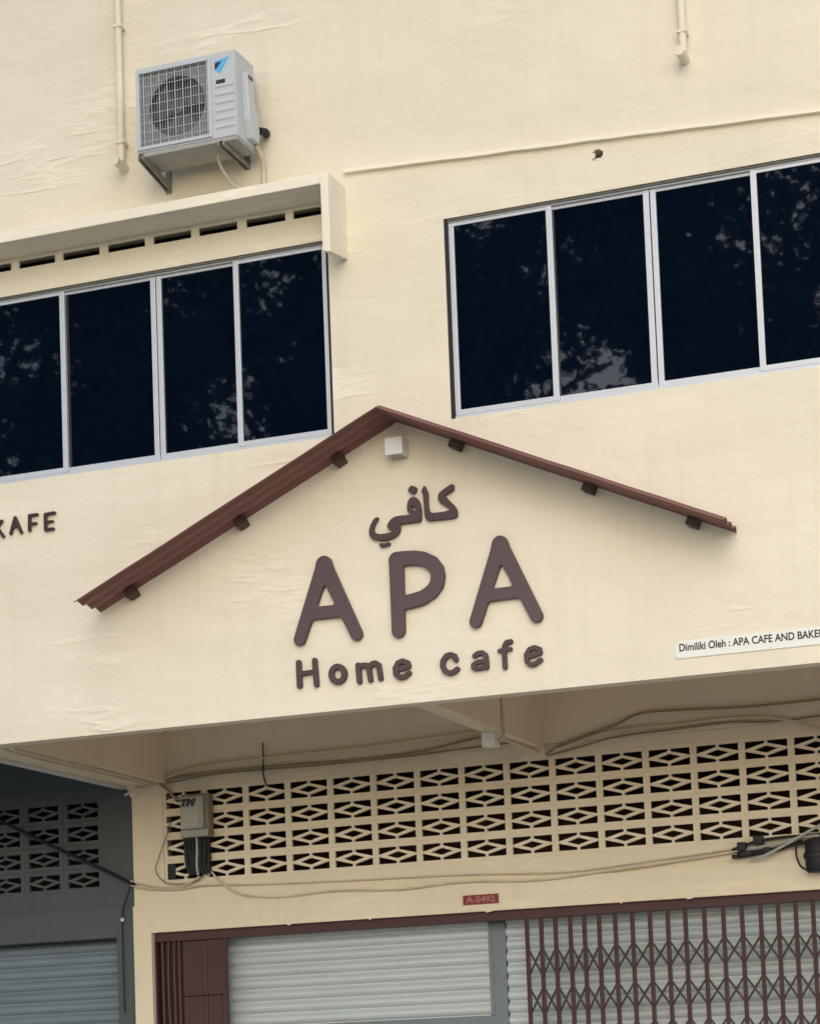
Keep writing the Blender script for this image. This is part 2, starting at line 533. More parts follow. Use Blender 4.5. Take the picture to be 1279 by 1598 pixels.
# drip moulding to the right of the fin, running slightly downhill
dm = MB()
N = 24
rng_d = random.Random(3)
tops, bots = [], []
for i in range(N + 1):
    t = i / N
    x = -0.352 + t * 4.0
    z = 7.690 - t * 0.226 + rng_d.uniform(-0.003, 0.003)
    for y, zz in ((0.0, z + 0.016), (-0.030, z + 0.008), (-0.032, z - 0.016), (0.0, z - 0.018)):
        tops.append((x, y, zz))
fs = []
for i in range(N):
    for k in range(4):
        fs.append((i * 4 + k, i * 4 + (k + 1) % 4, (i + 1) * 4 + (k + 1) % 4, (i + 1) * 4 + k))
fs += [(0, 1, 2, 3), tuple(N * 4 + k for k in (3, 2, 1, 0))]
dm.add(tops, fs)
dm.build('drip_moulding', M_CREAM_LIT, house, smooth=True)

# soffit, edge lip and beams over the walkway
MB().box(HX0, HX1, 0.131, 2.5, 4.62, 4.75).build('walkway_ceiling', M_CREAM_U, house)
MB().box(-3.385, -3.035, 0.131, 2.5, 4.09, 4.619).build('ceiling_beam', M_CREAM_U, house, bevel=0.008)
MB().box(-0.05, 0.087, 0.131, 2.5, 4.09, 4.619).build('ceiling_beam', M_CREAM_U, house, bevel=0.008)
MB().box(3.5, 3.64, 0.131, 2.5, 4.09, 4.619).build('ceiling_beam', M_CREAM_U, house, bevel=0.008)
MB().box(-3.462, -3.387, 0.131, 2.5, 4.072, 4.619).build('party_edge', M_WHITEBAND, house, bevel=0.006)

# rear wall of the walkway: lintel, pillar and the ventilation-block panel
VX0, VP, VW = -3.062, 0.357, 0.309
VZ = [(3.886, 4.014), (3.699, 3.827), (3.512, 3.640), (3.325, 3.453)]
NC = 18
vfield = (VX0 - 0.026, VX0 + VP * NC - 0.026, 3.325 - 0.030, 4.014 + 0.030)
door = (-3.205, 3.30, -0.2, 2.915)
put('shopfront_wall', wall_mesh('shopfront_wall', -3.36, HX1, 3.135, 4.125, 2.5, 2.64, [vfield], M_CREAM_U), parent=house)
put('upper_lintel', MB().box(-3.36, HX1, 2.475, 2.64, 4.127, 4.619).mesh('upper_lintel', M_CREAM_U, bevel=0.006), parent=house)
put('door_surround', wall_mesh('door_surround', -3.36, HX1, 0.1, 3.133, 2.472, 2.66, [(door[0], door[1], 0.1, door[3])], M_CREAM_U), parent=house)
pc = MB()
pc.add([(-3.385, 2.45, 4.088), (-3.30, 2.45, 4.088), (-3.30, 2.5, 4.088), (-3.385, 2.5, 4.088), (-3.36, 2.49, 4.0), (-3.33, 2.49, 4.0), (-3.33, 2.5, 4.0), (-3.36, 2.5, 4.0)],
       [(0, 1, 2, 3), (4, 7, 6, 5), (0, 4, 5, 1), (1, 5, 6, 2), (2, 6, 7, 3), (3, 7, 4, 0)])
pc.build('pillar_cap', M_CREAM_U, house)

# ventilation block: rectangular rim, diamond in the middle, four corner openings
def vent_loops(w, h, p, zp):
    a, b = w / 2, h / 2
    A, B = p / 2 - 0.0003, zp / 2 - 0.0003
    g = 0.0095
    hb = b * 0.30                      # depth of a corner opening next to the centre web
    ms = 0.0065                        # half thickness where the diamond meets the side
    dx, dz = a * 0.57, b * 0.42
    loops = [[(-A, -B), (A, -B), (A, B), (-A, B)]]
    for sx in (-1, 1):
        for sz in (-1, 1):
            q = [(sx * a, sz * b), (sx * a, sz * ms), (sx * g, sz * (b - hb)), (sx * g, sz * b)]
            loops.append(q if sx * sz > 0 else q[::-1])
    loops.append([(-dx, 0), (0, -dz), (dx, 0), (0, dz)])
    return loops
vb = outline_mesh('vent_block', vent_loops(VW, 0.128, VP, 0.187), 0.0, 0.032, M_CREAM_U, bevel=0.0008)
panel = put('vent_panel', MB().box(vfield[0] + 0.001, vfield[1] - 0.001, 2.512, 2.63, vfield[2] + 0.001, vfield[2] + 0.010).mesh('vent_panel', M_CREAM_U), parent=house)
VBN = 0
rv = random.Random(11)
for r, (z0, z1) in enumerate(VZ):
    for c in range(NC):
        o = put('vent_block', vb, None, panel, (VX0 + VP * c + VW / 2, 2.503 + rv.uniform(-0.001, 0.001), (z0 + z1) / 2))
        # dim room behind the vents
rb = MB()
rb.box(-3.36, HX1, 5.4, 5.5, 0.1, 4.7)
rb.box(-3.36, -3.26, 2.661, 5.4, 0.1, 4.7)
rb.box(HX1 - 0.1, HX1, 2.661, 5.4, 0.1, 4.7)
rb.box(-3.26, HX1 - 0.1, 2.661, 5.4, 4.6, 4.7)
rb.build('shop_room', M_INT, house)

# ------------------------------------------------------------------ windows of the cream house
def window(x0, x1, z0, z1, xs_meet, x_mid, lab):
    """frame set in the wall opening; x_mid is where two sashes butt, xs_meet where sashes overlap"""
    y = 0.022
    w = MB()
    t = 0.020
    w.box(x0, x1, y + 0.002, y + 0.085, z0, z0 + 0.022)
    w.box(x0, x1, y + 0.002, y + 0.085, z1 - 0.022, z1)
    win = w.build('window', M_ALU, house, label=lab)
    MB().box(x0 - 0.0215, x0 - 0.001, y - 0.014, y + 0.08, z0 - 0.002, z1 + 0.002).build('gap_shade', M_GAP_SHADE, win)  # black strips filling the reveal at both ends, painting its shade
    MB().box(x1 + 0.001, x1 + 0.0215, y - 0.014, y + 0.08, z0 - 0.002, z1 + 0.002).build('gap_shade', M_GAP_SHADE, win)
    MB().box(x0, x1, y - 0.012, y + 0.0015, z1 - 0.012, z1 - 0.001).build('head_line', M_HEAD_LINE, win)  # dark strip along the top of the frame
    def bar(a, b, za, zb, ya, yb, nm):
        MB().box(a, b, ya, yb, za, zb).build(nm, M_ALU, win, bevel=0.0025)
    edges = [x0] + sorted(xs_meet + [x_mid]) + [x1]
    bt, tp = 0.048, 0.034
    for i in range(len(edges) - 1):
        a, b = edges[i], edges[i + 1]
        deep = 0.018 if i in (1, 2) else 0.0          # the two middle sashes run in the rear track
        ya, yb = y + 0.004 + deep, y + 0.032 + deep
        la = 0.036 if (i in (0, 2) or i == 0) else 0.0
        ra = 0.036 if i in (1, 3) else 0.0
        # stiles
        if i == 0:
            bar(a, a + 0.036, z0 + 0.024, z1 - 0.024, ya, yb, 'stile')
        if i == 1:
            bar(x_mid - 0.042, x_mid - 0.004, z0 + 0.024, z1 - 0.024, ya - 0.004, yb, 'stile')
        if i == 2:
            bar(x_mid + 0.004, x_mid + 0.040, z0 + 0.024, z1 - 0.024, ya - 0.004, yb, 'stile')
        if i == 3:
            bar(b - 0.036, b, z0 + 0.024, z1 - 0.024, ya, yb, 'stile')
        bar(a + 0.002, b - 0.002, z0 + 0.023, z0 + 0.023 + bt - 0.012, ya - 0.002, yb - 0.002, 'bottom_rail')
        bar(a + 0.002, b - 0.002, z1 - 0.023 - tp + 0.012, z1 - 0.023, ya - 0.002 + 0.004, yb - 0.002, 'top_rail')
        MB().box(a + 0.004, b - 0.004, ya + 0.010, ya + 0.016, z0 + 0.05, z1 - 0.04).build('pane', M_GLASS, win)
    for xm in xs_meet:
        bar(xm - 0.019, xm + 0.019, z0 + 0.024, z1 - 0.024, y, y + 0.030, 'meeting_stile')
    return win
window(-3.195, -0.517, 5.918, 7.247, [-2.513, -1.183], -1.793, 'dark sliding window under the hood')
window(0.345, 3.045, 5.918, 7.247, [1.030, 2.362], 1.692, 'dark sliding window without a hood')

# ------------------------------------------------------------------ shopfront: roller shutters, post, folding gate
sl = MB()
prof = []
for k in range(7):
    t = k / 6
    prof.append((-0.019 * sin(pi * t) ** 0.8, 0.012 + t * 0.076))
prof = [(0.006, 0.0), (0.006, 0.009), (0.0, 0.012)] + prof[1:-1] + [(0.0, 0.088), (0.006, 0.0885), (0.006, 0.094), (0.012, 0.094), (0.012, 0.0)]
sl.prism_x(prof, 0, 1)
slat_me = sl.mesh('slat', M_SHUT, smooth=True)
slat_n = slat_me.copy()
slat_n.materials.clear()
slat_n.materials.append(M_SHUT_N)
PITCH_S = 0.095
def shutter(x0, x1, ztop, zbot, y, parent, me, material, lab):
    sh = MB().box(x0, x1, y + 0.016, y + 0.035, ztop + 0.002, ztop + 0.06).build('roller_shutter', material, parent, label=lab)
    MB().box(x0, x0 + 0.03, y - 0.02, y + 0.04, zbot, ztop).build('guide_rail', material, sh)
    MB().box(x1 - 0.03, x1, y - 0.02, y + 0.04, zbot, ztop).build('guide_rail', material, sh)
    n = int(round((ztop - zbot) / PITCH_S))
    for k in range(n):
        o = put('slat', me, None, sh, (x0 + 0.031, y, ztop - (k + 1) * PITCH_S))
        o.scale = (x1 - x0 - 0.062, 1, 1)
    return sh
shutter(-2.70, -0.462, 2.906, 2.146, 2.72, house, slat_me, M_POST, 'short pale grey roller shutter left of the blue-grey post')
shutter(-0.384, 3.28, 2.906, 0.16, 2.72, house, slat_me, M_SHUT, 'tall pale grey roller shutter behind the lattice gate')
MB().box(-0.460, -0.354, 2.695, 2.80, 0.15, 2.90).build('shutter_post', M_POST, house, bevel=0.004)
MB().box(-2.70, -0.4605, 2.712, 2.79, 0.15, 2.144).build('shutter_panel', M_POST, house, bevel=0.004)
MB().box(-3.2, 3.29, 2.82, 2.86, 2.87, 3.1).build('shutter_housing', M_POST, house)

gate = MB().box(-3.203, 3.298, 2.522, 2.60, 2.842, 2.913).build('folding_gate', M_GATE, house, bevel=0.003, label='maroon folding lattice gate, half of it folded at the left')
MB().box(-3.203, -3.188, 2.52, 2.66, 0.15, 2.841).build('gate_jamb', M_GATE, gate)
rg = random.Random(5)
ZB = 0.17
def vbar(x, w=0.030, y=2.535, zt=2.840, name='bar', lean=0.0):
    b = MB()
    b.box(x - w / 2, x - w / 2 + 0.008, y, y + 0.018, ZB, zt)
    b.box(x + w / 2 - 0.008, x + w / 2, y, y + 0.018, ZB, zt)
    b.box(x - w / 2 + 0.008, x + w / 2 - 0.008, y + 0.006, y + 0.012, ZB, zt)
    return b.build(name, M_GATE, gate)
bars = [-0.132, -0.021, 0.089, 0.203, 0.311, 0.424, 0.547, 0.676, 0.809, 0.942, 1.073, 1.213, 1.353, 1.489, 1.625, 1.752, 1.878, 2.002]
x = 2.002
while x < 3.15:
    x += 0.128
    bars.append(x)
for bx in bars:
    vbar(bx)
for i in range(len(bars) - 1):
    a, b = bars[i], bars[i + 1]
    for k in range(8):
        zt = 2.632 - k * 0.2875
        hh = 0.212 if b - a < 0.12 else 0.198
        for s, yy in ((1, 2.5305), (-1, 2.5565)):
            p0 = Vector((a, yy, zt if s > 0 else zt - hh)); p1 = Vector((b, yy, zt - hh if s > 0 else zt))
            d = (p1 - p0)
            mb = MB().obox((p0 + p1) / 2, d, (0, 1, 0), Vector((0, 1, 0)).cross(d), d.length / 2 + 0.008, 0.0018, 0.0080)
            if k < 2:
                mb.build('lattice_strip', M_STRIP, gate)
            elif k == 2 and s == 1 and i == 0:
                low = MB()
                low.v += mb.v; low.f += mb.f; low.mi += mb.mi
            else:
                low.add(mb.v, mb.f)
stuffpart(low.build('lower_lattice', M_STRIP, gate))
# folded half at the left
for bx in (-3.150, -3.098, -3.046, -3.000):
    pts = [(bx + rg.uniform(-0.004, 0.004), 2.545, z) for z in (2.840, 2.6, 2.35, 2.1, 1.8)] + [(bx, 2.545, 0.2)]
    m_ = MB()
    m_.tube(pts, 0.014, 6)
    m_.build('folded_bar', M_GATE, gate)
MB().box(-3.187, -2.975, 2.61, 2.62, 0.17, 2.84).build('fold_backing', M_PURLIN, gate)
for (a, b, y) in ((-2.972, -2.762, 2.548), (-2.757, -2.605, 2.540)):
    for (z0, z1) in ((2.408, 2.838), (0.17, 2.402)):
        pm = MB()
        n = max(3, int(round((b - a) / 0.042)))
        for k in range(n):
            xa, xb = a + (b - a) * k / n, a + (b - a) * (k + 1) / n
            pm.box(xa + 0.0008, xb - 0.0008, y + rg.uniform(0, 0.003), y + 0.022, z0, z1)
        pm.build('gate_plate', M_GATE, gate)
vbar(-2.592, 0.018, 2.53)

# ------------------------------------------------------------------ slate grey neighbour on the left
nb = thing('shophouse', 'dark slate grey neighbouring shop unit in shade left of the cream pillar', 'building', (-7, 0, 0))
NX0 = -9.5
put('front_wall', wall_mesh('front_wall', NX0, -3.463, 4.11, HZ1, 0.0, 0.13, [], M_SLATE), parent=nb)
MB().box(NX0, -3.463, 0.131, 2.5, 4.62, 4.75).build('walkway_ceiling', M_SLATE, nb)
put('lintel', MB().box(NX0, -3.39, 2.50, 2.66, 4.127, 4.619).mesh('lintel', M_SLATE, bevel=0.006), parent=nb)
NV0 = -3.647 - VP * 12 + 0.024
nfield = (NV0 - 0.026, NV0 + VP * 12 - 0.024, 3.295, 4.022)
put('shopfront_wall', wall_mesh('shopfront_wall', NX0, -3.363, 3.14, 4.125, 2.53, 2.66, [nfield], M_SLATE), parent=nb)
ndoor = (NX0 + 0.6, -3.53, 0.1, 2.90)
put('door_surround', wall_mesh('door_surround', NX0, -3.363, 0.1, 3.138, 2.508, 2.68, [ndoor], M_SLATE), parent=nb)
npanel = put('vent_panel', MB().box(nfield[0] + 0.001, nfield[1] - 0.001, 2.535, 2.63, nfield[2] + 0.001, nfield[2] + 0.008).mesh('vent_panel', M_SLATE), parent=nb)
vbn = outline_mesh('vent_block', vent_loops(VW - 0.03, 0.118, VP, 0.187), 0.0, 0.05, M_SLATE, bevel=0.003)
for r, (z0, z1) in enumerate(VZ):
    for c in range(12):
        put('vent_block', vbn, None, npanel, (NV0 + VP * c + VW / 2, 2.532 + rv.uniform(-0.002, 0.003), (z0 + z1) / 2 - 0.012))
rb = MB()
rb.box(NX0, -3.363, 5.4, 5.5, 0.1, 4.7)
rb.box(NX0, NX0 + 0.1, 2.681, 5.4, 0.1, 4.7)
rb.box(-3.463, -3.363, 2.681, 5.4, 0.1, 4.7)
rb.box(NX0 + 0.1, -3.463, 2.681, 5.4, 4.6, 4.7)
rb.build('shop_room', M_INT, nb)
shutter(ndoor[0], ndoor[1], 2.895, 0.16, 2.72, nb, slat_n, M_SLATE, 'blue-grey roller shutter')

# ------------------------------------------------------------------ gable-shaped canopy over the sign
can = thing('gable_canopy', 'narrow brown corrugated metal gable canopy jutting from the wall above the sign letters', 'canopy', (-0.05, 0, 5.96))
APX, APZ, SL, SR = -0.05, 5.965, 0.4630, 0.4560
DEP = 0.38
def sheet(x_end, slope, sgn, name, lab):
    """corrugations run down the slope; profile across the depth"""
    ln = abs(x_end - APX)
    nY, nL = 49, 12
    n = Vector((sgn * slope, 0, 1)).normalized()
    th = 0.005
    vs_, fs = [], []
    rr_ = random.Random(2 + sgn)
    sag = [rr_.uniform(-0.0012, 0.0012) for _ in range(nL + 1)]
    for side in (0, 1):
        for i in range(nL + 1):
            t = i / nL
            x = APX + sgn * ln * t
            z = APZ - slope * ln * t
            for j in range(nY):
                u = j / (nY - 1)
                y = -DEP + u * (DEP - 0.004)
                h = 0.0125 * cos(2 * pi * u * 3.0 + pi) + sag[i]
                p = Vector((x, y, z)) + n * (h - (th if side else 0))
                vs_.append(p)
    S_ = (nL + 1) * nY
    for i in range(nL):
        for j in range(nY - 1):
            a = i * nY + j
            fs.append((a, a + 1, a + nY + 1, a + nY))
            fs.append((S_ + a, S_ + a + nY, S_ + a + nY + 1, S_ + a + 1))
    for i in range(nL):
        for j in (0, nY - 1):
            a = i * nY + j
            fs.append((a, a + nY, S_ + a + nY, S_ + a))
    for j in range(nY - 1):
        for i in (0, nL):
            a = i * nY + j
            fs.append((a, a + 1, S_ + a + 1, S_ + a))
    mb = MB().add(vs_, fs)
    mb.build(name, M_ROOF, can, smooth=True, label=lab)
sheet(-2.262, SL, -1, 'roof_sheet', 'left slope showing its corrugated underside')
sheet(2.158, SR, 1, 'roof_sheet', 'right slope seen edge-on')
for (px, s, slp) in ((-0.464, -1, SL), (-1.180, -1, SL), (-2.007, -1, SL), (0.386, 1, SR), (1.258, 1, SR), (1.913, 1, SR)):
    d = Vector((s, 0, -slp)).normalized(); n = Vector((s * slp, 0, 1)).normalized()
    c = Vector((px, -0.052, APZ - slp * abs(px - APX))) - n * 0.0440
    MB().obox(c, d, (0, 1, 0), n, 0.035, 0.048, 0.028).build('purlin', M_PURLIN, can, bevel=0.0015)

# ------------------------------------------------------------------ lettering on the fascia
LETTERS = {
 'A1': [[[-0.3392,4.5908],[-0.3363,4.5813],[-0.3365,4.5666],[-0.3396,4.5569],[-0.346,4.5471],[-0.3564,4.5385],[-0.3651,4.5347],[-0.378,4.5329],[-0.3909,4.5353],[-0.4033,4.5422],[-0.4084,4.5471],[-0.4125,4.5528],[-0.4709,4.6789],[-0.4772,4.6887],[-0.4831,4.6935],[-0.4943,4.6984],[-0.5031,4.6996],[-0.6628,4.7017],[-0.6714,4.7007],[-0.6777,4.6984],[-0.6844,4.6943],[-0.6894,4.6887],[-0.693,4.6821],[-0.7411,4.5666],[-0.7448,4.5595],[-0.7509,4.552],[-0.7577,4.5466],[-0.7664,4.5425],[-0.775,4.5405],[-0.7879,4.5409],[-0.7966,4.5435],[-0.8052,4.5485],[-0.8137,4.5569],[-0.8168,4.5617],[-0.8192,4.5666],[-0.8217,4.5764],[-0.822,4.5861],[-0.8198,4.5959],[-0.6569,5.0304],[-0.6537,5.0401],[-0.6443,5.0792],[-0.6401,5.0889],[-0.6333,5.0987],[-0.624,5.1074],[-0.6153,5.1126],[-0.6067,5.116],[-0.5938,5.1183],[-0.5808,5.1176],[-0.5722,5.1154],[-0.5635,5.1116],[-0.5549,5.1059],[-0.5475,5.0987],[-0.5407,5.0889],[-0.5347,5.0743],[-0.5239,5.0352]],[[-0.5272,4.8009],[-0.5765,4.9087],[-0.5808,4.9159],[-0.5851,4.9198],[-0.5894,4.9201],[-0.5938,4.9169],[-0.5981,4.9098],[-0.6414,4.8058],[-0.6434,4.796],[-0.6421,4.7912],[-0.6369,4.7869],[-0.6283,4.7852],[-0.5377,4.784],[-0.53,4.7863],[-0.5264,4.7912],[-0.5261,4.796]]],
 'P': [[[0.2465,4.9006],[0.2473,4.894],[0.2468,4.8845],[0.2351,4.832],[0.232,4.8225],[0.2264,4.8129],[0.1901,4.7678],[0.1796,4.758],[0.1126,4.7229],[0.102,4.7186],[0.0174,4.7038],[-0.0249,4.701],[-0.0327,4.6985],[-0.0362,4.6937],[-0.0371,4.689],[-0.0391,4.565],[-0.0403,4.5554],[-0.0437,4.5459],[-0.0496,4.5367],[-0.0566,4.5299],[-0.0672,4.5237],[-0.0778,4.5207],[-0.0883,4.5203],[-0.0989,4.5225],[-0.1083,4.5268],[-0.1165,4.5332],[-0.123,4.5411],[-0.1256,4.5459],[-0.129,4.5554],[-0.1302,4.565],[-0.1323,5.0037],[-0.1339,5.0323],[-0.1328,5.0418],[-0.1298,5.0514],[-0.1247,5.0609],[-0.1201,5.0668],[-0.113,5.0733],[-0.106,5.0778],[-0.0919,5.0829],[-0.0813,5.0839],[-0.039,5.0835],[0.0456,5.0781],[0.1091,5.0646],[0.1196,5.0612],[0.1866,5.024],[0.1937,5.0183],[0.1982,5.0132],[0.2324,4.9641],[0.2372,4.956],[0.2404,4.9465]],[[0.1518,4.9036],[0.15,4.9179],[0.1302,4.947],[0.1267,4.9502],[0.0844,4.9735],[0.0315,4.9849],[-0.0214,4.9878],[-0.0284,4.986],[-0.0319,4.9808],[-0.0326,4.9751],[-0.0353,4.8082],[-0.035,4.8034],[-0.0329,4.7986],[-0.0284,4.796],[-0.0249,4.7955],[0.0068,4.7973],[0.0738,4.8087],[0.1198,4.832],[0.1256,4.8368],[0.1448,4.8606],[0.1467,4.8654],[0.1531,4.894]]],
 'A2': [[[0.8888,4.5778],[0.8918,4.5684],[0.8918,4.5536],[0.8888,4.5438],[0.8825,4.534],[0.8775,4.5291],[0.8714,4.5249],[0.8627,4.5213],[0.8496,4.5197],[0.8366,4.5224],[0.8252,4.5291],[0.8165,4.5389],[0.7533,4.6714],[0.7468,4.6812],[0.741,4.6859],[0.7323,4.6897],[0.7236,4.691],[0.5585,4.6885],[0.5498,4.6875],[0.5411,4.6842],[0.5367,4.6813],[0.5324,4.6769],[0.5291,4.6714],[0.4823,4.5536],[0.4765,4.5438],[0.4719,4.5389],[0.4628,4.5327],[0.4542,4.5293],[0.4455,4.5281],[0.4368,4.5286],[0.4281,4.5311],[0.4194,4.5359],[0.4111,4.5438],[0.4077,4.5487],[0.4053,4.5536],[0.4025,4.5635],[0.4022,4.5733],[0.4042,4.5831],[0.5632,5.0197],[0.5663,5.0295],[0.5726,5.059],[0.5758,5.0697],[0.5798,5.0786],[0.587,5.0884],[0.5932,5.0943],[0.6019,5.0999],[0.6106,5.1036],[0.6193,5.1056],[0.6323,5.1059],[0.641,5.1043],[0.6541,5.0989],[0.6621,5.0933],[0.6672,5.0884],[0.6743,5.0786],[0.6805,5.0639],[0.6888,5.0345],[0.6926,5.0246]],[[0.6989,4.7842],[0.6951,4.7941],[0.641,4.9075],[0.6367,4.9134],[0.6323,4.9158],[0.628,4.9144],[0.6237,4.9089],[0.6193,4.8991],[0.5757,4.7891],[0.5738,4.7793],[0.5753,4.7744],[0.5802,4.7708],[0.5889,4.7692],[0.6845,4.7706],[0.6932,4.7723],[0.6968,4.7744],[0.6991,4.7793]]],
 'H': [[[-0.6567,4.2897],[-0.6559,4.2709],[-0.6587,4.2622],[-0.6626,4.2578],[-0.6686,4.2546],[-0.6745,4.2538],[-0.6807,4.2552],[-0.688,4.2606],[-0.6901,4.2639],[-0.6917,4.2692],[-0.6958,4.341],[-0.6999,4.3423],[-0.7729,4.3404],[-0.7751,4.3393],[-0.7758,4.3375],[-0.775,4.2744],[-0.7767,4.2674],[-0.7821,4.2604],[-0.7863,4.2579],[-0.7908,4.2566],[-0.7997,4.2572],[-0.8071,4.2618],[-0.811,4.2674],[-0.8127,4.2744],[-0.8147,4.4287],[-0.8136,4.4357],[-0.809,4.4427],[-0.8012,4.4473],[-0.7922,4.4477],[-0.7848,4.4444],[-0.7789,4.4374],[-0.777,4.4304],[-0.7763,4.3743],[-0.7759,4.3725],[-0.7744,4.3712],[-0.7714,4.3709],[-0.6984,4.3732],[-0.6969,4.3761],[-0.6996,4.4322],[-0.6984,4.4394],[-0.6939,4.4462],[-0.6894,4.4492],[-0.685,4.4507],[-0.676,4.4502],[-0.6686,4.4456],[-0.6653,4.4409],[-0.6635,4.4339]]],
 'o': [[[-0.4555,4.3266],[-0.4553,4.3196],[-0.4567,4.3089],[-0.4607,4.2955],[-0.4673,4.2835],[-0.4752,4.2741],[-0.4864,4.2652],[-0.498,4.2597],[-0.5109,4.2567],[-0.5225,4.2565],[-0.5366,4.2591],[-0.5482,4.2639],[-0.5598,4.2717],[-0.5688,4.2808],[-0.577,4.2928],[-0.5822,4.3049],[-0.5851,4.317],[-0.5859,4.3304],[-0.5842,4.3438],[-0.5799,4.3572],[-0.5739,4.3679],[-0.565,4.3783],[-0.5547,4.3862],[-0.5431,4.3917],[-0.5302,4.3947],[-0.5186,4.3949],[-0.5044,4.3923],[-0.4916,4.3868],[-0.4813,4.3796],[-0.4723,4.3706],[-0.4645,4.3592],[-0.4594,4.3478],[-0.4561,4.3344]],[[-0.4941,4.3237],[-0.4959,4.3344],[-0.5016,4.3451],[-0.507,4.3504],[-0.516,4.3552],[-0.525,4.3561],[-0.5341,4.3531],[-0.5418,4.3457],[-0.5461,4.3357],[-0.5467,4.3237],[-0.5429,4.3116],[-0.5353,4.302],[-0.5302,4.2984],[-0.525,4.2962],[-0.5147,4.2955],[-0.507,4.2982],[-0.5032,4.3011],[-0.4966,4.3103],[-0.4949,4.3156]]],
 'm': [[[-0.2064,4.2789],[-0.2052,4.2684],[-0.2056,4.2641],[-0.208,4.2584],[-0.2121,4.2542],[-0.2181,4.2514],[-0.2235,4.2509],[-0.2303,4.2529],[-0.2354,4.257],[-0.2379,4.2613],[-0.2391,4.2655],[-0.2489,4.3433],[-0.2506,4.3462],[-0.2594,4.3533],[-0.2611,4.3539],[-0.2713,4.3524],[-0.2816,4.3451],[-0.2841,4.3377],[-0.2765,4.2655],[-0.2771,4.2599],[-0.2812,4.2528],[-0.2867,4.2489],[-0.2935,4.2474],[-0.3004,4.2489],[-0.3072,4.2542],[-0.3104,4.2613],[-0.3187,4.3377],[-0.3196,4.3405],[-0.3277,4.3476],[-0.355,4.3472],[-0.3568,4.3464],[-0.3573,4.3448],[-0.3532,4.2627],[-0.3538,4.257],[-0.3577,4.25],[-0.3636,4.2455],[-0.3721,4.2439],[-0.379,4.2458],[-0.3856,4.2514],[-0.3888,4.2599],[-0.3934,4.3518],[-0.3949,4.3617],[-0.3942,4.3731],[-0.3926,4.3787],[-0.3897,4.383],[-0.3858,4.3862],[-0.3807,4.3883],[-0.3756,4.3888],[-0.3687,4.3871],[-0.3619,4.3827],[-0.3499,4.3835],[-0.3175,4.3828],[-0.3123,4.3808],[-0.3038,4.3746],[-0.3021,4.3748],[-0.2867,4.3849],[-0.2816,4.3872],[-0.256,4.3903],[-0.2472,4.3886],[-0.232,4.3771],[-0.2223,4.3716],[-0.2186,4.3674],[-0.2167,4.3632]]],
 'e1': [[[-0.0096,4.3341],[-0.0089,4.3272],[-0.0104,4.3216],[-0.0146,4.3161],[-0.02,4.313],[-0.0643,4.3025],[-0.0995,4.2991],[-0.0995,4.2939],[-0.0983,4.2925],[-0.0813,4.2784],[-0.0604,4.2804],[-0.0357,4.2982],[-0.0305,4.3007],[-0.0225,4.3009],[-0.0185,4.2995],[-0.0145,4.2967],[-0.0106,4.2912],[-0.0092,4.2856],[-0.0096,4.2801],[-0.0122,4.2745],[-0.0161,4.2706],[-0.0474,4.2484],[-0.0526,4.2469],[-0.0865,4.2439],[-0.093,4.2448],[-0.0982,4.2478],[-0.1263,4.2718],[-0.1307,4.2773],[-0.1326,4.2842],[-0.1368,4.3216],[-0.1364,4.3272],[-0.1347,4.3315],[-0.1119,4.3687],[-0.1052,4.3743],[-0.0682,4.3839],[-0.063,4.3841],[-0.0578,4.3826],[-0.0252,4.3675],[-0.0211,4.3646],[-0.0167,4.3577]],[[-0.0488,4.341],[-0.0669,4.3492],[-0.0865,4.3443],[-0.0924,4.3355],[-0.0917,4.3341],[-0.0695,4.3361]]],
 'c': [[[0.3208,4.2802],[0.3204,4.2724],[0.3168,4.2659],[0.2902,4.2466],[0.2849,4.2447],[0.2543,4.2394],[0.249,4.2397],[0.245,4.2411],[0.2118,4.2587],[0.2078,4.2621],[0.2051,4.2665],[0.1903,4.2974],[0.189,4.3018],[0.1916,4.3399],[0.1934,4.3458],[0.2207,4.381],[0.2277,4.3857],[0.261,4.3918],[0.2663,4.3919],[0.2716,4.3903],[0.2969,4.3779],[0.301,4.3751],[0.3044,4.3707],[0.3146,4.3443],[0.3148,4.3355],[0.3131,4.3311],[0.3102,4.3273],[0.3062,4.3244],[0.3009,4.3226],[0.2956,4.3226],[0.2916,4.3237],[0.2869,4.3267],[0.2836,4.3307],[0.2756,4.3503],[0.261,4.3571],[0.2437,4.354],[0.2422,4.3531],[0.2252,4.3311],[0.2234,4.3076],[0.234,4.2856],[0.2557,4.2742],[0.2756,4.2778],[0.2956,4.2919],[0.3022,4.2941],[0.3089,4.2935],[0.3142,4.2909],[0.3189,4.2856]]],
 'a': [[[0.5186,4.315],[0.5182,4.2659],[0.5147,4.2584],[0.5083,4.2538],[0.5044,4.2529],[0.4993,4.2531],[0.4903,4.258],[0.4646,4.2519],[0.4287,4.2521],[0.4235,4.2539],[0.4042,4.2652],[0.4005,4.2686],[0.3983,4.2726],[0.3974,4.278],[0.3983,4.2954],[0.4005,4.3008],[0.4055,4.3055],[0.4428,4.324],[0.4852,4.3236],[0.4838,4.3397],[0.471,4.3503],[0.4531,4.3494],[0.4325,4.3365],[0.4274,4.3346],[0.4222,4.3345],[0.4184,4.3356],[0.412,4.3407],[0.4096,4.3451],[0.4089,4.3505],[0.41,4.3558],[0.4123,4.3599],[0.4158,4.3631],[0.4428,4.3798],[0.4762,4.3819],[0.4813,4.3812],[0.4863,4.3787],[0.5083,4.3608],[0.5116,4.3572],[0.5138,4.3518]],[[0.4871,4.2941],[0.4492,4.2953],[0.4283,4.2847],[0.4351,4.2808],[0.4608,4.2807],[0.4864,4.287],[0.4873,4.2887]]],
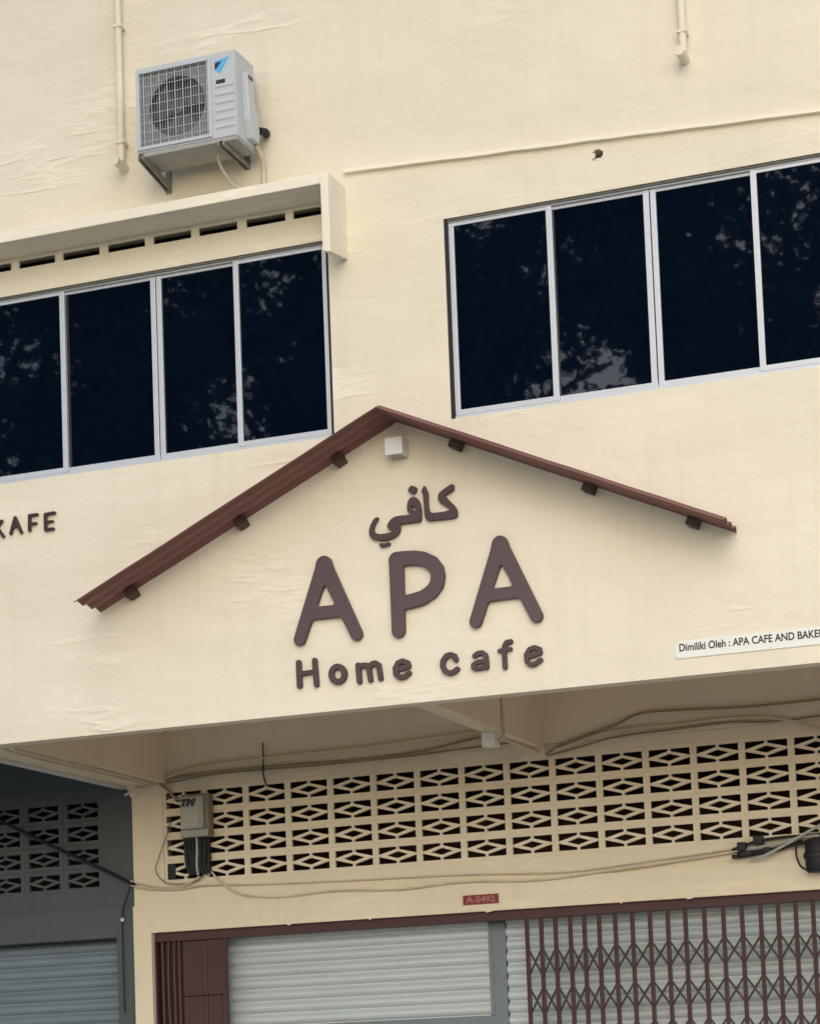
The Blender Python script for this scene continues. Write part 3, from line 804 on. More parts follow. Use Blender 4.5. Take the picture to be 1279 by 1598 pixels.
 'f': [[[0.6849,4.4207],[0.6838,4.4126],[0.679,4.4064],[0.673,4.4035],[0.6517,4.4003],[0.6428,4.388],[0.6428,4.3845],[0.6444,4.383],[0.6682,4.3818],[0.673,4.3802],[0.6762,4.3775],[0.6783,4.374],[0.6789,4.367],[0.6754,4.3605],[0.6694,4.3573],[0.6432,4.3579],[0.6404,4.3565],[0.6394,4.3477],[0.6409,4.2547],[0.6384,4.2486],[0.6337,4.244],[0.6277,4.2419],[0.6206,4.2426],[0.617,4.2443],[0.6133,4.2477],[0.6112,4.2512],[0.61,4.2565],[0.6084,4.353],[0.6063,4.3546],[0.592,4.3524],[0.586,4.3539],[0.5827,4.3565],[0.5804,4.36],[0.5795,4.3635],[0.58,4.3687],[0.5824,4.373],[0.5872,4.3764],[0.6098,4.3813],[0.611,4.3836],[0.6122,4.3961],[0.6135,4.4003],[0.6309,4.4249],[0.6361,4.4292],[0.6408,4.4308],[0.6718,4.4341],[0.6766,4.4326],[0.6802,4.4301],[0.6837,4.425]]],
 'e2': [[[0.878,4.2834],[0.8783,4.2785],[0.8774,4.2744],[0.8728,4.268],[0.8288,4.242],[0.8223,4.2405],[0.7886,4.243],[0.7821,4.2474],[0.7604,4.2716],[0.7581,4.2758],[0.7545,4.3204],[0.7553,4.326],[0.7785,4.3623],[0.7823,4.3665],[0.7873,4.369],[0.8236,4.3791],[0.8313,4.3788],[0.865,4.3637],[0.8704,4.3595],[0.8737,4.3525],[0.8772,4.3288],[0.8759,4.3204],[0.8728,4.3159],[0.8676,4.3125],[0.8262,4.2997],[0.7886,4.2964],[0.7873,4.2953],[0.7882,4.2869],[0.8016,4.2727],[0.8171,4.2718],[0.8184,4.2717],[0.8559,4.2936],[0.8598,4.295],[0.8663,4.2949],[0.8715,4.2927],[0.8759,4.2883]],[[0.8445,4.3386],[0.8249,4.3473],[0.8016,4.3406],[0.7936,4.3288],[0.7951,4.328],[0.8184,4.3298],[0.8427,4.3372]]],
 'K': [[[-2.9815,5.5434],[-2.9809,5.5406],[-2.9815,5.5364],[-2.9851,5.5317],[-2.9911,5.5298],[-2.9973,5.5319],[-3.041,5.592],[-3.0422,5.5924],[-3.0572,5.5768],[-3.0569,5.5334],[-3.0583,5.529],[-3.0613,5.5258],[-3.066,5.5241],[-3.0708,5.5247],[-3.0748,5.5276],[-3.0772,5.5334],[-3.0786,5.6433],[-3.0781,5.6476],[-3.0752,5.652],[-3.0708,5.6542],[-3.066,5.6542],[-3.0616,5.652],[-3.0589,5.648],[-3.0578,5.6086],[-3.0565,5.6072],[-3.0086,5.6577],[-3.0053,5.6594],[-3.0018,5.6598],[-2.9982,5.659],[-2.9946,5.6563],[-2.9922,5.6505],[-2.9935,5.6447],[-3.0258,5.61],[-3.027,5.6086],[-3.0268,5.6071]]],
 'A3': [[[-2.8394,5.5546],[-2.8387,5.5481],[-2.8419,5.5427],[-2.8469,5.5403],[-2.853,5.5412],[-2.8574,5.5453],[-2.8754,5.5876],[-2.8778,5.5883],[-2.9075,5.5883],[-2.91,5.5869],[-2.9248,5.5467],[-2.9286,5.5436],[-2.9335,5.5426],[-2.9385,5.5442],[-2.9421,5.5481],[-2.9432,5.5524],[-2.9424,5.5566],[-2.9045,5.6636],[-2.9026,5.667],[-2.8998,5.6693],[-2.8951,5.6706],[-2.8914,5.6701],[-2.8877,5.6681],[-2.8853,5.6651]],[[-2.8848,5.6101],[-2.8939,5.631],[-2.9015,5.6101],[-2.9001,5.6094],[-2.8877,5.6093]]],
 'F': [[[-2.7129,5.665],[-2.7123,5.6621],[-2.7131,5.658],[-2.7162,5.6541],[-2.7195,5.6526],[-2.7694,5.6518],[-2.7711,5.6511],[-2.7716,5.6094],[-2.7303,5.6097],[-2.7271,5.6084],[-2.7249,5.6062],[-2.7234,5.6001],[-2.726,5.595],[-2.7303,5.5928],[-2.7716,5.5917],[-2.7724,5.5905],[-2.7738,5.5527],[-2.776,5.5492],[-2.7803,5.5465],[-2.7847,5.5461],[-2.789,5.5475],[-2.7923,5.5507],[-2.794,5.556],[-2.7922,5.6607],[-2.7908,5.6662],[-2.7868,5.6701],[-2.7825,5.6715],[-2.7738,5.6704],[-2.7216,5.671],[-2.7162,5.6692]]],
 'E': [[[-2.5784,5.6618],[-2.5773,5.6573],[-2.5783,5.6531],[-2.5807,5.6499],[-2.5842,5.648],[-2.6429,5.6448],[-2.6446,5.6445],[-2.6458,5.6431],[-2.6463,5.6074],[-2.6441,5.6066],[-2.6015,5.6072],[-2.5964,5.6046],[-2.5948,5.6017],[-2.5944,5.5989],[-2.5969,5.5937],[-2.6015,5.5916],[-2.6464,5.5903],[-2.6473,5.5561],[-2.6452,5.5552],[-2.5957,5.5558],[-2.5917,5.5533],[-2.5892,5.549],[-2.589,5.5447],[-2.5908,5.5404],[-2.594,5.5376],[-2.598,5.5363],[-2.6498,5.535],[-2.6579,5.5338],[-2.6648,5.5357],[-2.6683,5.5395],[-2.6696,5.5447],[-2.6679,5.6531],[-2.6662,5.6588],[-2.6625,5.6623],[-2.6579,5.6636],[-2.5877,5.6669],[-2.5819,5.6655]]],
 'kaf': [[[0.3242,5.4814],[0.3283,5.4774],[0.3303,5.4736],[0.3315,5.4679],[0.3306,5.4512],[0.3274,5.4445],[0.3201,5.4378],[0.3102,5.4327],[0.2926,5.4262],[0.2754,5.4179],[0.2721,5.4148],[0.271,5.4109],[0.2724,5.4065],[0.2772,5.3994],[0.33,5.3404],[0.3353,5.3336],[0.3398,5.3261],[0.3428,5.3196],[0.3457,5.3105],[0.3478,5.2944],[0.3465,5.2715],[0.3412,5.264],[0.329,5.2588],[0.3123,5.257],[0.1876,5.2595],[0.1566,5.262],[0.1486,5.2639],[0.1383,5.2704],[0.1345,5.2746],[0.1317,5.2792],[0.1283,5.2867],[0.1262,5.2951],[0.1232,5.3258],[0.1184,5.4304],[0.1168,5.4392],[0.1148,5.445],[0.1097,5.4545],[0.1089,5.4584],[0.1092,5.4616],[0.1119,5.4691],[0.1189,5.4836],[0.1232,5.4905],[0.1273,5.4943],[0.1289,5.4949],[0.1307,5.4947],[0.1346,5.4912],[0.1407,5.4779],[0.1518,5.4459],[0.1532,5.4335],[0.1515,5.3904],[0.1523,5.3611],[0.1542,5.3405],[0.1581,5.3264],[0.1607,5.3219],[0.1649,5.3178],[0.1697,5.315],[0.1779,5.3118],[0.186,5.3101],[0.1986,5.3089],[0.2368,5.3084],[0.2658,5.3096],[0.2945,5.314],[0.3012,5.3168],[0.3012,5.3185],[0.2995,5.3209],[0.295,5.3253],[0.2772,5.34],[0.2605,5.3524],[0.2421,5.364],[0.2357,5.3688],[0.2302,5.3743],[0.2267,5.3794],[0.2215,5.3923],[0.2203,5.3987],[0.2204,5.4133],[0.2228,5.4246],[0.2289,5.4347],[0.2328,5.4388],[0.2455,5.448],[0.2654,5.4592],[0.3024,5.4775],[0.3117,5.481],[0.3196,5.4824]]],
 'fa': [[[0.0049,5.3738],[0.0063,5.386],[0.008,5.394],[0.0109,5.4023],[0.0143,5.4091],[0.0202,5.4181],[0.0246,5.4233],[0.0299,5.4276],[0.0349,5.4301],[0.0424,5.4322],[0.0476,5.4328],[0.0534,5.4324],[0.0586,5.4311],[0.0707,5.4252],[0.0796,5.4163],[0.0881,5.4026],[0.0937,5.3881],[0.0998,5.3611],[0.1016,5.3429],[0.1019,5.3209],[0.1007,5.2854],[0.0981,5.2736],[0.0923,5.2653],[0.0846,5.2624],[0.0425,5.2639],[-0.0188,5.2637],[-0.0396,5.263],[-0.0486,5.2612],[-0.0504,5.2592],[-0.0507,5.2567],[-0.0486,5.2489],[-0.0478,5.2402],[-0.0482,5.2285],[-0.0496,5.2226],[-0.0553,5.2086],[-0.0587,5.2031],[-0.0639,5.1975],[-0.0792,5.187],[-0.0964,5.1796],[-0.1212,5.1733],[-0.1323,5.1714],[-0.1581,5.17],[-0.1767,5.1704],[-0.2013,5.1732],[-0.2113,5.1756],[-0.2324,5.1833],[-0.2403,5.1881],[-0.2463,5.1931],[-0.2577,5.2066],[-0.2635,5.2187],[-0.266,5.2333],[-0.2645,5.2491],[-0.2594,5.2693],[-0.2523,5.2853],[-0.2419,5.3017],[-0.2322,5.3138],[-0.2211,5.325],[-0.2169,5.3281],[-0.21,5.3304],[-0.2044,5.3297],[-0.1982,5.3258],[-0.1965,5.3239],[-0.1959,5.3216],[-0.1984,5.3161],[-0.2178,5.2882],[-0.2271,5.2685],[-0.2289,5.2621],[-0.23,5.2485],[-0.2293,5.2433],[-0.2273,5.2378],[-0.2244,5.2333],[-0.219,5.2274],[-0.2143,5.2238],[-0.2078,5.2205],[-0.1898,5.2162],[-0.1711,5.2145],[-0.1612,5.2146],[-0.1366,5.2163],[-0.1196,5.219],[-0.1005,5.2248],[-0.0983,5.2264],[-0.0969,5.2285],[-0.0969,5.2299],[-0.0983,5.2315],[-0.1058,5.2347],[-0.1286,5.2419],[-0.132,5.2448],[-0.1365,5.2537],[-0.1373,5.2578],[-0.1371,5.2626],[-0.1332,5.2739],[-0.127,5.2846],[-0.116,5.298],[-0.1044,5.3078],[-0.0886,5.3154],[-0.0812,5.3177],[-0.0716,5.3193],[-0.0373,5.3197],[0.0201,5.318],[0.0262,5.3196],[0.0264,5.3211],[0.0229,5.3263],[0.0123,5.3377],[0.007,5.3453],[0.0045,5.3545]],[[0.0408,5.37],[0.0511,5.3655],[0.0591,5.3574],[0.0666,5.3457],[0.0684,5.3395],[0.0676,5.3372],[0.0663,5.3364],[0.0604,5.3386],[0.0507,5.3451],[0.0386,5.3561],[0.0343,5.3624],[0.0338,5.3685],[0.0349,5.3701],[0.0373,5.3706]]],
 'dot1': [[[0.0485,5.508],[0.0728,5.4939],[0.0774,5.479],[0.0649,5.4554],[0.0488,5.4525],[0.0203,5.4688],[0.0157,5.4836],[0.0324,5.5051]]],
 'dot2': [[[-0.1952,5.1468],[-0.1936,5.1505],[-0.1918,5.1525],[-0.189,5.1541],[-0.1857,5.1548],[-0.1763,5.1548],[-0.1611,5.1499],[-0.1541,5.1511],[-0.1458,5.1548],[-0.138,5.1558],[-0.129,5.1549],[-0.126,5.1536],[-0.124,5.152],[-0.1211,5.1469],[-0.1221,5.1416],[-0.1245,5.1376],[-0.1299,5.1335],[-0.1426,5.1315],[-0.1556,5.1326],[-0.1589,5.1319],[-0.1703,5.1268],[-0.1744,5.1263],[-0.1837,5.128],[-0.1902,5.1316],[-0.1923,5.134],[-0.1955,5.1411]]],
}

def letters(root, keys, mats, y=-0.035, depth=0.030, bevel=0.003, labs=None):
    for i, k in enumerate(keys):
        me = outline_mesh('letter', LETTERS[k], y, depth, mats, bevel=bevel, side_mat=True)
        lo = put('letter', me, None, root, label=labs[i] if labs else None)
        # stand-off pins carry the letter clear of the wall
        l = LETTERS[k][0]
        cx = sum(p[0] for p in l) / len(l); 
        top = max(l, key=lambda p: p[1]); bot = min(l, key=lambda p: p[1])
        pin = MB()
        for q in (top,):
            qx = q[0] * 0.9 + cx * 0.1
            qz = q[1] - 0.02 if q is top else q[1] + 0.02
            pin.tube([(qx, y + depth - 0.002, qz), (qx, 0.003, qz)], 0.003, 6, smooth=False)
        pin.build('stand_off', M_LETTER_S, lo)
sg = thing('wall_sign', 'three large brown raised capital letters reading APA under the gable canopy', 'sign', (0, 0, 4.5))
letters(sg, ['A1', 'P', 'A2'], [M_LETTER, M_LETTER_S])
sg = thing('wall_sign', 'two small raised words reading Home cafe below the large capitals', 'sign', (-0.1, 0, 4.2))
letters(sg, ['H', 'o', 'm', 'e1', 'c', 'a', 'f', 'e2'], [M_LETTER_D, M_LETTER_S], y=-0.030, depth=0.026)
sg = thing('wall_sign', 'dark brown raised Arabic-script word above the large capitals', 'sign', (0, 0, 5.2))
letters(sg, ['kaf', 'fa', 'dot1', 'dot2'], [M_LETTER_D, M_LETTER_S], y=-0.030, depth=0.026)
sg = thing('wall_sign', 'small black raised letters reading KAFE under the hooded window at the left edge', 'sign', (-3, 0, 5.5))
letters(sg, ['K', 'A3', 'F', 'E'], [M_LETTER_S, M_LETTER_S], y=-0.026, depth=0.020, bevel=0.002)

# white owner board at the right
ob = thing('owner_board', 'long thin white board with black lettering at the lower right of the fascia', 'sign', (2.2, 0, 4.2))
MB().box(1.728, 2.92, -0.008, 0.0, 4.200, 4.308).build('board', M_SIGN, ob, bevel=0.0015)
put('lettering', text_mesh('lettering', 'Dimiliki Oleh : APA CAFE AND BAKERY', 0.935, 1.757, 4.243, -0.0095, 0.001, M_BLACK, bold=0.022, height=0.049), parent=ob)
for sx in (1.738, 2.325, 2.91):
    for sz in (4.209, 4.300):
        MB().tube([(sx, -0.0105, sz), (sx, -0.006, sz)], 0.004, 8, smooth=False).build('screw', M_CABG, ob)

# red number plate over the gate
pl = thing('number_plate', 'small red plate with worn pale number on the lintel above the gate', 'sign', (-0.455, 2.47, 2.97))
MB().box(-0.598, -0.318, 2.463, 2.4715, 2.968, 3.040).build('plate', M_RED, pl, bevel=0.002)
put('lettering', text_mesh('lettering', 'A-5492', 0.225, -0.572, 2.982, 2.4615, 0.001, M_PLTXT, bold=0.02, height=0.046), parent=pl)

# white cube wall light under the ridge
wl = thing('wall_light', 'small white cube wall light under the peak of the canopy', 'lamp', (-0.035, 0, 5.76))
MB().box(-0.098, 0.022, -0.12, -0.006, 5.703, 5.816).build('housing', M_WHITE, wl, bevel=0.004)
MB().box(-0.083, 0.007, -0.105, -0.02, 5.700, 5.7028).build('lens', M_CABG, wl)
MB().box(-0.09, 0.014, -0.0058, 0.0, 5.71, 5.81).build('back_plate', M_WHITE, wl)

# ------------------------------------------------------------------ air conditioner
ac = thing('air_conditioner', 'white outdoor air conditioner unit with square fan grille on brackets above the hooded window', 'air conditioner', (-1.31, 0, 7.85))
AX0, AX1, AY0, AY1, AZ0, AZ1 = -1.680, -0.943, -0.400, -0.105, 7.888, 8.490
GX0, GX1, GZ0, GZ1 = AX0 + 0.030, AX0 + 0.535, AZ0 + 0.055, AZ1 - 0.045
# casing: front skin with grille opening, then shell
fr = wall_mesh('casing', AX0, AX1, AZ0 + 0.012, AZ1, AY0, AY0 + 0.02, [(GX0, GX1, GZ0, GZ1)], M_ACW)
bm = bmesh.new(); bm.from_mesh(fr)
bmesh.ops.bevel(bm, geom=[e for e in bm.edges if len(e.link_faces) == 2 and e.calc_face_angle(0) > 0.6], offset=0.007, segments=2, affect='EDGES', clamp_overlap=True)
bm.to_mesh(fr); bm.free()
cas = put('casing', fr, None, ac)
MB().box(AX0 + 0.002, AX1 - 0.002, AY0 + 0.0205, AY1, AZ1 - 0.03, AZ1 + 0.004).build('top_cover', M_ACW, ac, bevel=0.006)
MB().box(AX1 - 0.022, AX1 - 0.002, AY0 + 0.0205, AY1, AZ0 + 0.012, AZ1 - 0.031).build('side_panel', M_ACW, ac, bevel=0.003)
MB().box(AX0 + 0.002, AX0 + 0.02, AY0 + 0.0205, AY1, AZ0 + 0.012, AZ1 - 0.031).build('side_panel', M_ACFIN, ac)
MB().box(AX0 + 0.004, AX1 - 0.004, AY0 + 0.004, AY1 - 0.002, AZ0 - 0.012, AZ0 + 0.0115).build('base_pan', M_ACPAN, ac, bevel=0.004)
MB().box(AX0 + 0.021, AX1 - 0.023, AY1 - 0.03, AY1 - 0.01, AZ0 + 0.012, AZ1 - 0.031).build('condenser', M_ACFIN, ac)
# raised square frame round the grille
gf = MB()
gy = AY0 - 0.012
gf.box(GX0 - 0.024, GX0, gy, AY0 + 0.004, GZ0 - 0.024, GZ1 + 0.024)
gf.box(GX1, GX1 + 0.024, gy, AY0 + 0.004, GZ0 - 0.024, GZ1 + 0.024)
gf.box(GX0, GX1, gy, AY0 + 0.004, GZ0 - 0.024, GZ0)
gf.box(GX0, GX1, gy, AY0 + 0.004, GZ1, GZ1 + 0.024)
grl = gf.build('grille', M_ACW, ac, bevel=0.004)
wr = MB()
for k in range(8):
    z = GZ0 + (GZ1 - GZ0) * (k + 0.5) / 8
    wr.tube([(GX0, gy + 0.006, z), (GX1, gy + 0.006, z)], 0.0027, 6, smooth=False, caps=False)
for k in range(26):
    xx = GX0 + (GX1 - GX0) * (k + 0.5) / 26
    wr.tube([(xx, gy + 0.010, GZ0), (xx, gy + 0.010, GZ1)], 0.0029 if k % 3 == 1 else 0.0010, 6, smooth=False, caps=False)
stuffpart(wr.build('grille_wire', M_WIRE, grl))
# fan shroud ring plate and fan
fcx, fcz, fr_ = (GX0 + GX1) / 2 + 0.01, (GZ0 + GZ1) / 2, 0.205
circ = [(fcx + fr_ * cos(2 * pi * k / 40), fcz + fr_ * sin(2 * pi * k / 40)) for k in range(40)]
sh_me = outline_mesh('shroud', [[(GX0 - 0.005, GZ0 - 0.005), (GX1 + 0.005, GZ0 - 0.005), (GX1 + 0.005, GZ1 + 0.005), (GX0 - 0.005, GZ1 + 0.005)], circ[::-1]], AY0 + 0.022, 0.012, M_ACFIN)
put('shroud', sh_me, None, ac)
fan = MB().tube([(fcx, AY0 + 0.03, fcz), (fcx, AY0 + 0.10, fcz)], 0.05, 20, smooth=False).build('fan', M_ACD, ac)
for k in range(3):
    b = MB()
    vs_ = []
    for i in range(7):
        a = 2 * pi * k / 3 + i * 0.22
        for rr in (0.045, 0.12, 0.192):
            vs_.append((fcx + rr * cos(a), AY0 + 0.045 + i * 0.008, fcz + rr * sin(a)))
    fs = [(i * 3 + j, i * 3 + j + 1, (i + 1) * 3 + j + 1, (i + 1) * 3 + j) for i in range(6) for j in range(2)]
    b.add(vs_, fs)
    b.build('blade', M_ACD, fan, smooth=True)
MB().box(GX0, GX1, AY0 + 0.13, AY0 + 0.14, GZ0, GZ1).build('rear_baffle', M_ACD, ac)
# ribs of the right front panel
for k in range(6):
    z = AZ0 + 0.075 + k * 0.056
    MB().add([(AX1 - 0.155, AY0 - 0.001, z), (AX1 - 0.018, AY0 - 0.001, z), (AX1 - 0.018, AY0 - 0.007, z + 0.012), (AX1 - 0.155, AY0 - 0.007, z + 0.012),
              (AX1 - 0.155, AY0 + 0.003, z + 0.044), (AX1 - 0.018, AY0 + 0.003, z + 0.044)],
             [(0, 1, 2, 3), (3, 2, 5, 4), (0, 3, 4), (1, 5, 2), (0, 4, 5, 1)]).build('rib', M_ACW, ac)
# blue triangle emblem and small dark badge
lx, lz = AX1 - 0.150, AZ1 - 0.150
em = outline_mesh('emblem', [[(lx + 0.012, lz + 0.022), (lx + 0.036, lz), (lx + 0.108, lz + 0.108), (lx + 0.002, lz + 0.092)]], AY0 - 0.0016, 0.001, M_LBLUE)
eo = put('emblem', em, None, ac)
put('emblem_corner', outline_mesh('emblem_corner', [[(lx + 0.001, lz + 0.026), (lx + 0.052, lz + 0.084), (lx + 0.0, lz + 0.078)]], AY0 - 0.0026, 0.0008, M_NAVY), None, eo)
MB().box(lx + 0.006, lx + 0.072, AY0 - 0.0018, AY0 - 0.0005, lz - 0.068, lz - 0.040).build('badge', M_BLACK, ac)
# valve cover on the right side
vc = MB()
pf = [(AY0 + 0.10, 8.37), (AY0 + 0.19, 8.37), (AY0 + 0.20, 8.20), (AY0 + 0.27, 8.10), (AY0 + 0.27, 7.93), (AY0 + 0.15, 7.93), (AY0 + 0.11, 8.05)]
vc.prism_x(pf, AX1 - 0.004, AX1 + 0.040)
vc.build('valve_cover', M_ACW, ac, bevel=0.007)
MB().box(AX1 + 0.03, AX1 + 0.0415, AY0 + 0.112, AY0 + 0.180, 8.325, 8.352).build('handle_shade', M_ACD, ac)  # dark block proud of the cover paints the shade of the handle slot
MB().tube([(AX1 + 0.03, AY1 - 0.01, 8.03), (AX1 + 0.05, AY1 + 0.05, 8.04), (AX1 + 0.03, 0.0, 8.05)], 0.026, 10).build('pipe_sleeve', M_CABK, ac)
# wall brackets
for bx in (AX0 + 0.030, AX1 - 0.115):
    br = MB()
    d = Vector((0, 0.40, -0.075 if bx < -1.3 else -0.012))
    off = 0.0 if bx < -1.3 else 0.024
    for k, (dx_, w_) in enumerate(((-0.016, 0.004), (0.016, 0.004))):
        br.obox((bx + dx_, -0.212, AZ0 - 0.048 + off * 0.5), d, (1, 0, 0), d.cross(Vector((1, 0, 0))), 0.205, w_, 0.026 - off * 0.45)
    br.obox((bx, -0.212, AZ0 - 0.030 + off * 0.5), d, (1, 0, 0), d.cross(Vector((1, 0, 0))), 0.205, 0.0115, 0.003)
    br.box(bx - 0.022, bx + 0.022, -0.0065, 0.0, AZ0 - 0.125 + off * 2.8, AZ0 + 0.06)
    br.build('bracket', M_BRKT, ac)
# refrigerant line and drain
MB().tube([(AX1 + 0.01, -0.13, 7.93), (AX1 + 0.02, -0.05, 7.85), (AX1 + 0.015, -0.03, 7.78), (AX1 + 0.01, -0.028, 7.60)], 0.017, 8).build('line_cover', M_CABC, ac)
MB().tube([(-1.16, -0.25, 7.875), (-1.16, -0.22, 7.80), (-1.12, -0.12, 7.70), (-1.05, -0.05, 7.66), (-0.97, -0.03, 7.68), (-0.94, -0.02, 7.72)], 0.009, 8).build('drain_hose', M_HOSE, ac)

# ------------------------------------------------------------------ rainwater pipes painted like the wall
def pipe(x, ztop, zbot, lab, d=0.055):
    p = thing('drain_pipe', lab, 'pipe', (x, 0, zbot), 'cream painted pipes on the upper wall')
    MB().tube([(x, -d, ztop), (x, -d, zbot + 0.03)], 0.024, 14, smooth=False).build('pipe', M_CREAM_S, p, smooth=True)
    MB().tube([(x, -d - 0.105, zbot), (x, 0.005, zbot)], 0.031, 14, smooth=False).build('spout', M_CREAM_S, p, smooth=True)
    for zz in (zbot + 0.15, zbot + 0.98):
        c = MB().box(x - 0.030, x + 0.030, -d - 0.028, 0.0, zz, zz + 0.022)
        c.tube([(x + 0.03, -d - 0.01, zz + 0.011), (x + 0.047, -d - 0.01, zz + 0.011)], 0.007, 6, smooth=False)
        c.build('clamp', M_CREAM_S, p, bevel=0.003)
pipe(-1.978, 10.9, 8.005, 'cream pipe ending in a short spout left of the air conditioner')
pipe(1.978, 10.9, 8.000, 'cream pipe ending in a short spout above the unhooded window')

# white filler patches on the fascia
M_FILL = mat('white_filler', (0.79, 0.75, 0.65), 0.8, var=0.8, var_scale=22, var_col=CREAM)
rp = random.Random(4)
for cx, cz, r in ((-2.491, 4.640, 0.022), (-2.596, 4.408, 0.042), (-2.464, 4.350, 0.030), (-2.565, 4.280, 0.045), (-2.54, 4.34, 0.014)):
    n = 14
    ring = [(cx + r * (1 + rp.uniform(-0.3, 0.2)) * cos(2 * pi * k / n), cz + r * (1.2 + rp.uniform(-0.3, 0.2)) * sin(2 * pi * k / n)) for k in range(n)]
    vs_ = [(a, -0.0015, b) for a, b in ring] + [(a, 0.002, b) for a, b in ring]
    MB().add(vs_, [tuple(range(n))] + [(k, (k + 1) % n, n + (k + 1) % n, n + k) for k in range(n)]).build('filler_patch', M_FILL, house)

# nicks of mortar along the lower edge of the door lintel
for cx, w in ((-2.02, 0.016), (-0.40, 0.026), (1.13, 0.022), (0.62, 0.010), (-1.35, 0.009)):
    MB().obox((cx, 2.4725, 2.9125), (1, 0, 0.12), (0, 1, 0), (-0.12, 0, 1), w, 0.006, 0.007).build('mortar_nick', M_CREAM, house, bevel=0.003)

# ------------------------------------------------------------------ telecom box
tb = thing('telecom_box', 'grey weathered telecom box with cables hanging beneath, fixed over the vent blocks by the pillar', 'utility box', (-2.75, 2.45, 3.6))
MB().box(-2.885, -2.640, 2.398, 2.485, 3.632, 3.975).build('enclosure', M_BOXD, tb, bevel=0.010)
MB().box(-2.880, -2.682, 2.384, 2.397, 3.700, 3.955).build('cover', M_BOX, tb, bevel=0.006)
MB().box(-2.882, -2.645, 2.380, 2.397, 3.636, 3.692).build('lower_cover', M_BOX, tb, bevel=0.006)
MB().box(-2.870, -2.722, 2.3815, 2.3838, 3.715, 3.870).build('sticker', M_LABEL, tb)
put('lettering', text_mesh('lettering', 'TM', 0.135, -2.874, 3.880, 2.382, 0.002, M_NAVY, bold=0.08, shear=0.3, height=0.058), parent=tb)
for k, xx in enumerate((-2.862, -2.832, -2.80, -2.765, -2.735, -2.70)):
    MB().tube([(xx, 2.43, 3.634), (xx + 0.006, 2.42, 3.54), (xx + rg.uniform(-0.01, 0.02), 2.43, 3.42), (xx + rg.uniform(-0.01, 0.03), 2.45, 3.345)], 0.017 if k != 3 else 0.012, 8).build('hanging_cable', M_CABK if k != 3 else M_CABG, tb)
MB().box(-2.865, -2.67, 2.44, 2.485, 3.37, 3.63).build('cable_tray', M_CABK, tb, bevel=0.006)
MB().box(-3.06, -2.99, 2.495, 2.545, 3.33, 3.45).build('cable_stub', M_CABK, tb, bevel=0.01)

# ------------------------------------------------------------------ cables, each its own thing
def cable(pts, r, m, lab, cat='cable', group=None):
    xs_ = [Vector(p) for p in pts]
    base = xs_[0]
    o = put('cable', MB().tube([p - base for p in xs_], r, 8).mesh('cable', m, smooth=True), None, None, base)
    tag(o, lab, cat, group)
    return o
YC = 2.462
cable([(-2.70, YC - 0.01, 3.36), (-2.727, YC, 3.34), (-2.84, YC, 3.286), (-3.052, YC, 3.300), (-3.145, YC, 3.397), (-3.119, YC, 3.497), (-3.023, YC, 3.713), (-3.02, 2.49, 3.80)], 0.005, M_CABB, 'thin looping cable left of the telecom box')
cable([(-2.66, YC, 3.36), (-2.618, YC, 3.311), (-2.484, YC, 3.202), (-2.322, YC, 3.150), (-2.078, YC, 3.125), (-1.6, YC - 0.01, 3.145), (-1.1, YC - 0.012, 3.120), (-0.6, YC - 0.008, 3.142), (0.0, YC - 0.01, 3.118), (0.55, YC - 0.01, 3.150), (1.1, YC - 0.01, 3.19), (1.50, YC - 0.01, 3.225)], 0.008, M_CABC, 'cream painted cable running from the telecom box along the lintel ledge')
cable([(-3.37, YC, 3.30), (-3.2, YC, 3.262), (-2.95, YC, 3.245), (-2.72, YC, 3.262), (-2.2, YC + 0.02, 3.235), (-1.4, YC + 0.02, 3.215), (-0.6, YC + 0.02, 3.20), (0.2, YC + 0.02, 3.165), (0.9, YC + 0.02, 3.205), (1.5, YC, 3.245)], 0.007, M_CABC, 'cream painted cable just beneath the vent blocks')
cable([(-3.37, YC - 0.004, 3.335), (-3.25, YC - 0.006, 3.300), (-3.08, YC - 0.006, 3.262), (-2.9, YC - 0.006, 3.270), (-2.76, YC - 0.01, 3.33)], 0.008, M_CABC, 'short cream cable from the pillar to under the telecom box')
# top run
cable([(-3.39, 2.44, 4.02), (-3.28, 2.44, 4.05), (-3.08, 2.44, 4.105), (-2.9, 2.44, 4.165), (-2.6, 2.44, 4.20), (-2.0, 2.445, 4.215), (-1.3, 2.445, 4.225), (-0.6, 2.45, 4.255), (-0.08, 2.45, 4.27)], 0.011, M_CABC, 'thick cream cable sweeping up from the pillar top along the rear wall')
cable([(-3.20, 2.45, 4.07), (-3.0, 2.45, 4.115), (-2.7, 2.45, 4.135), (-2.0, 2.455, 4.142), (-1.4, 2.455, 4.132), (-0.9, 2.45, 4.150), (-0.5, 2.45, 4.205), (-0.07, 2.45, 4.24)], 0.010, M_CABB, 'dusty brown cable along the top of the vent wall left of the middle beam')
cable([(-3.05, 2.458, 4.08), (-2.6, 2.458, 4.122), (-1.8, 2.458, 4.118), (-1.0, 2.458, 4.125), (-0.4, 2.458, 4.148), (-0.06, 2.458, 4.16)], 0.007, M_CABB, 'thin dusty cable lowest above the left vent blocks')
cable([(0.10, 2.45, 4.045), (0.22, 2.45, 4.10), (0.40, 2.45, 4.155), (0.644, 2.44, 4.215), (0.841, 2.44, 4.283), (1.129, 2.44, 4.280), (1.60, 2.44, 4.258), (2.15, 2.44, 4.262), (3.2, 2.44, 4.29)], 0.010, M_CABB, 'brown cable arching highest to the right of the middle beam')
cable([(0.10, 2.455, 4.06), (0.30, 2.455, 4.10), (0.55, 2.455, 4.165), (0.80, 2.45, 4.178), (1.124, 2.45, 4.178), (1.45, 2.45, 4.186), (1.75, 2.45, 4.172), (1.93, 2.44, 4.128), (2.14, 2.43, 4.050), (2.4, 2.42, 3.96)], 0.012, M_CABC, 'cream cable dropping toward the upper right vent blocks')
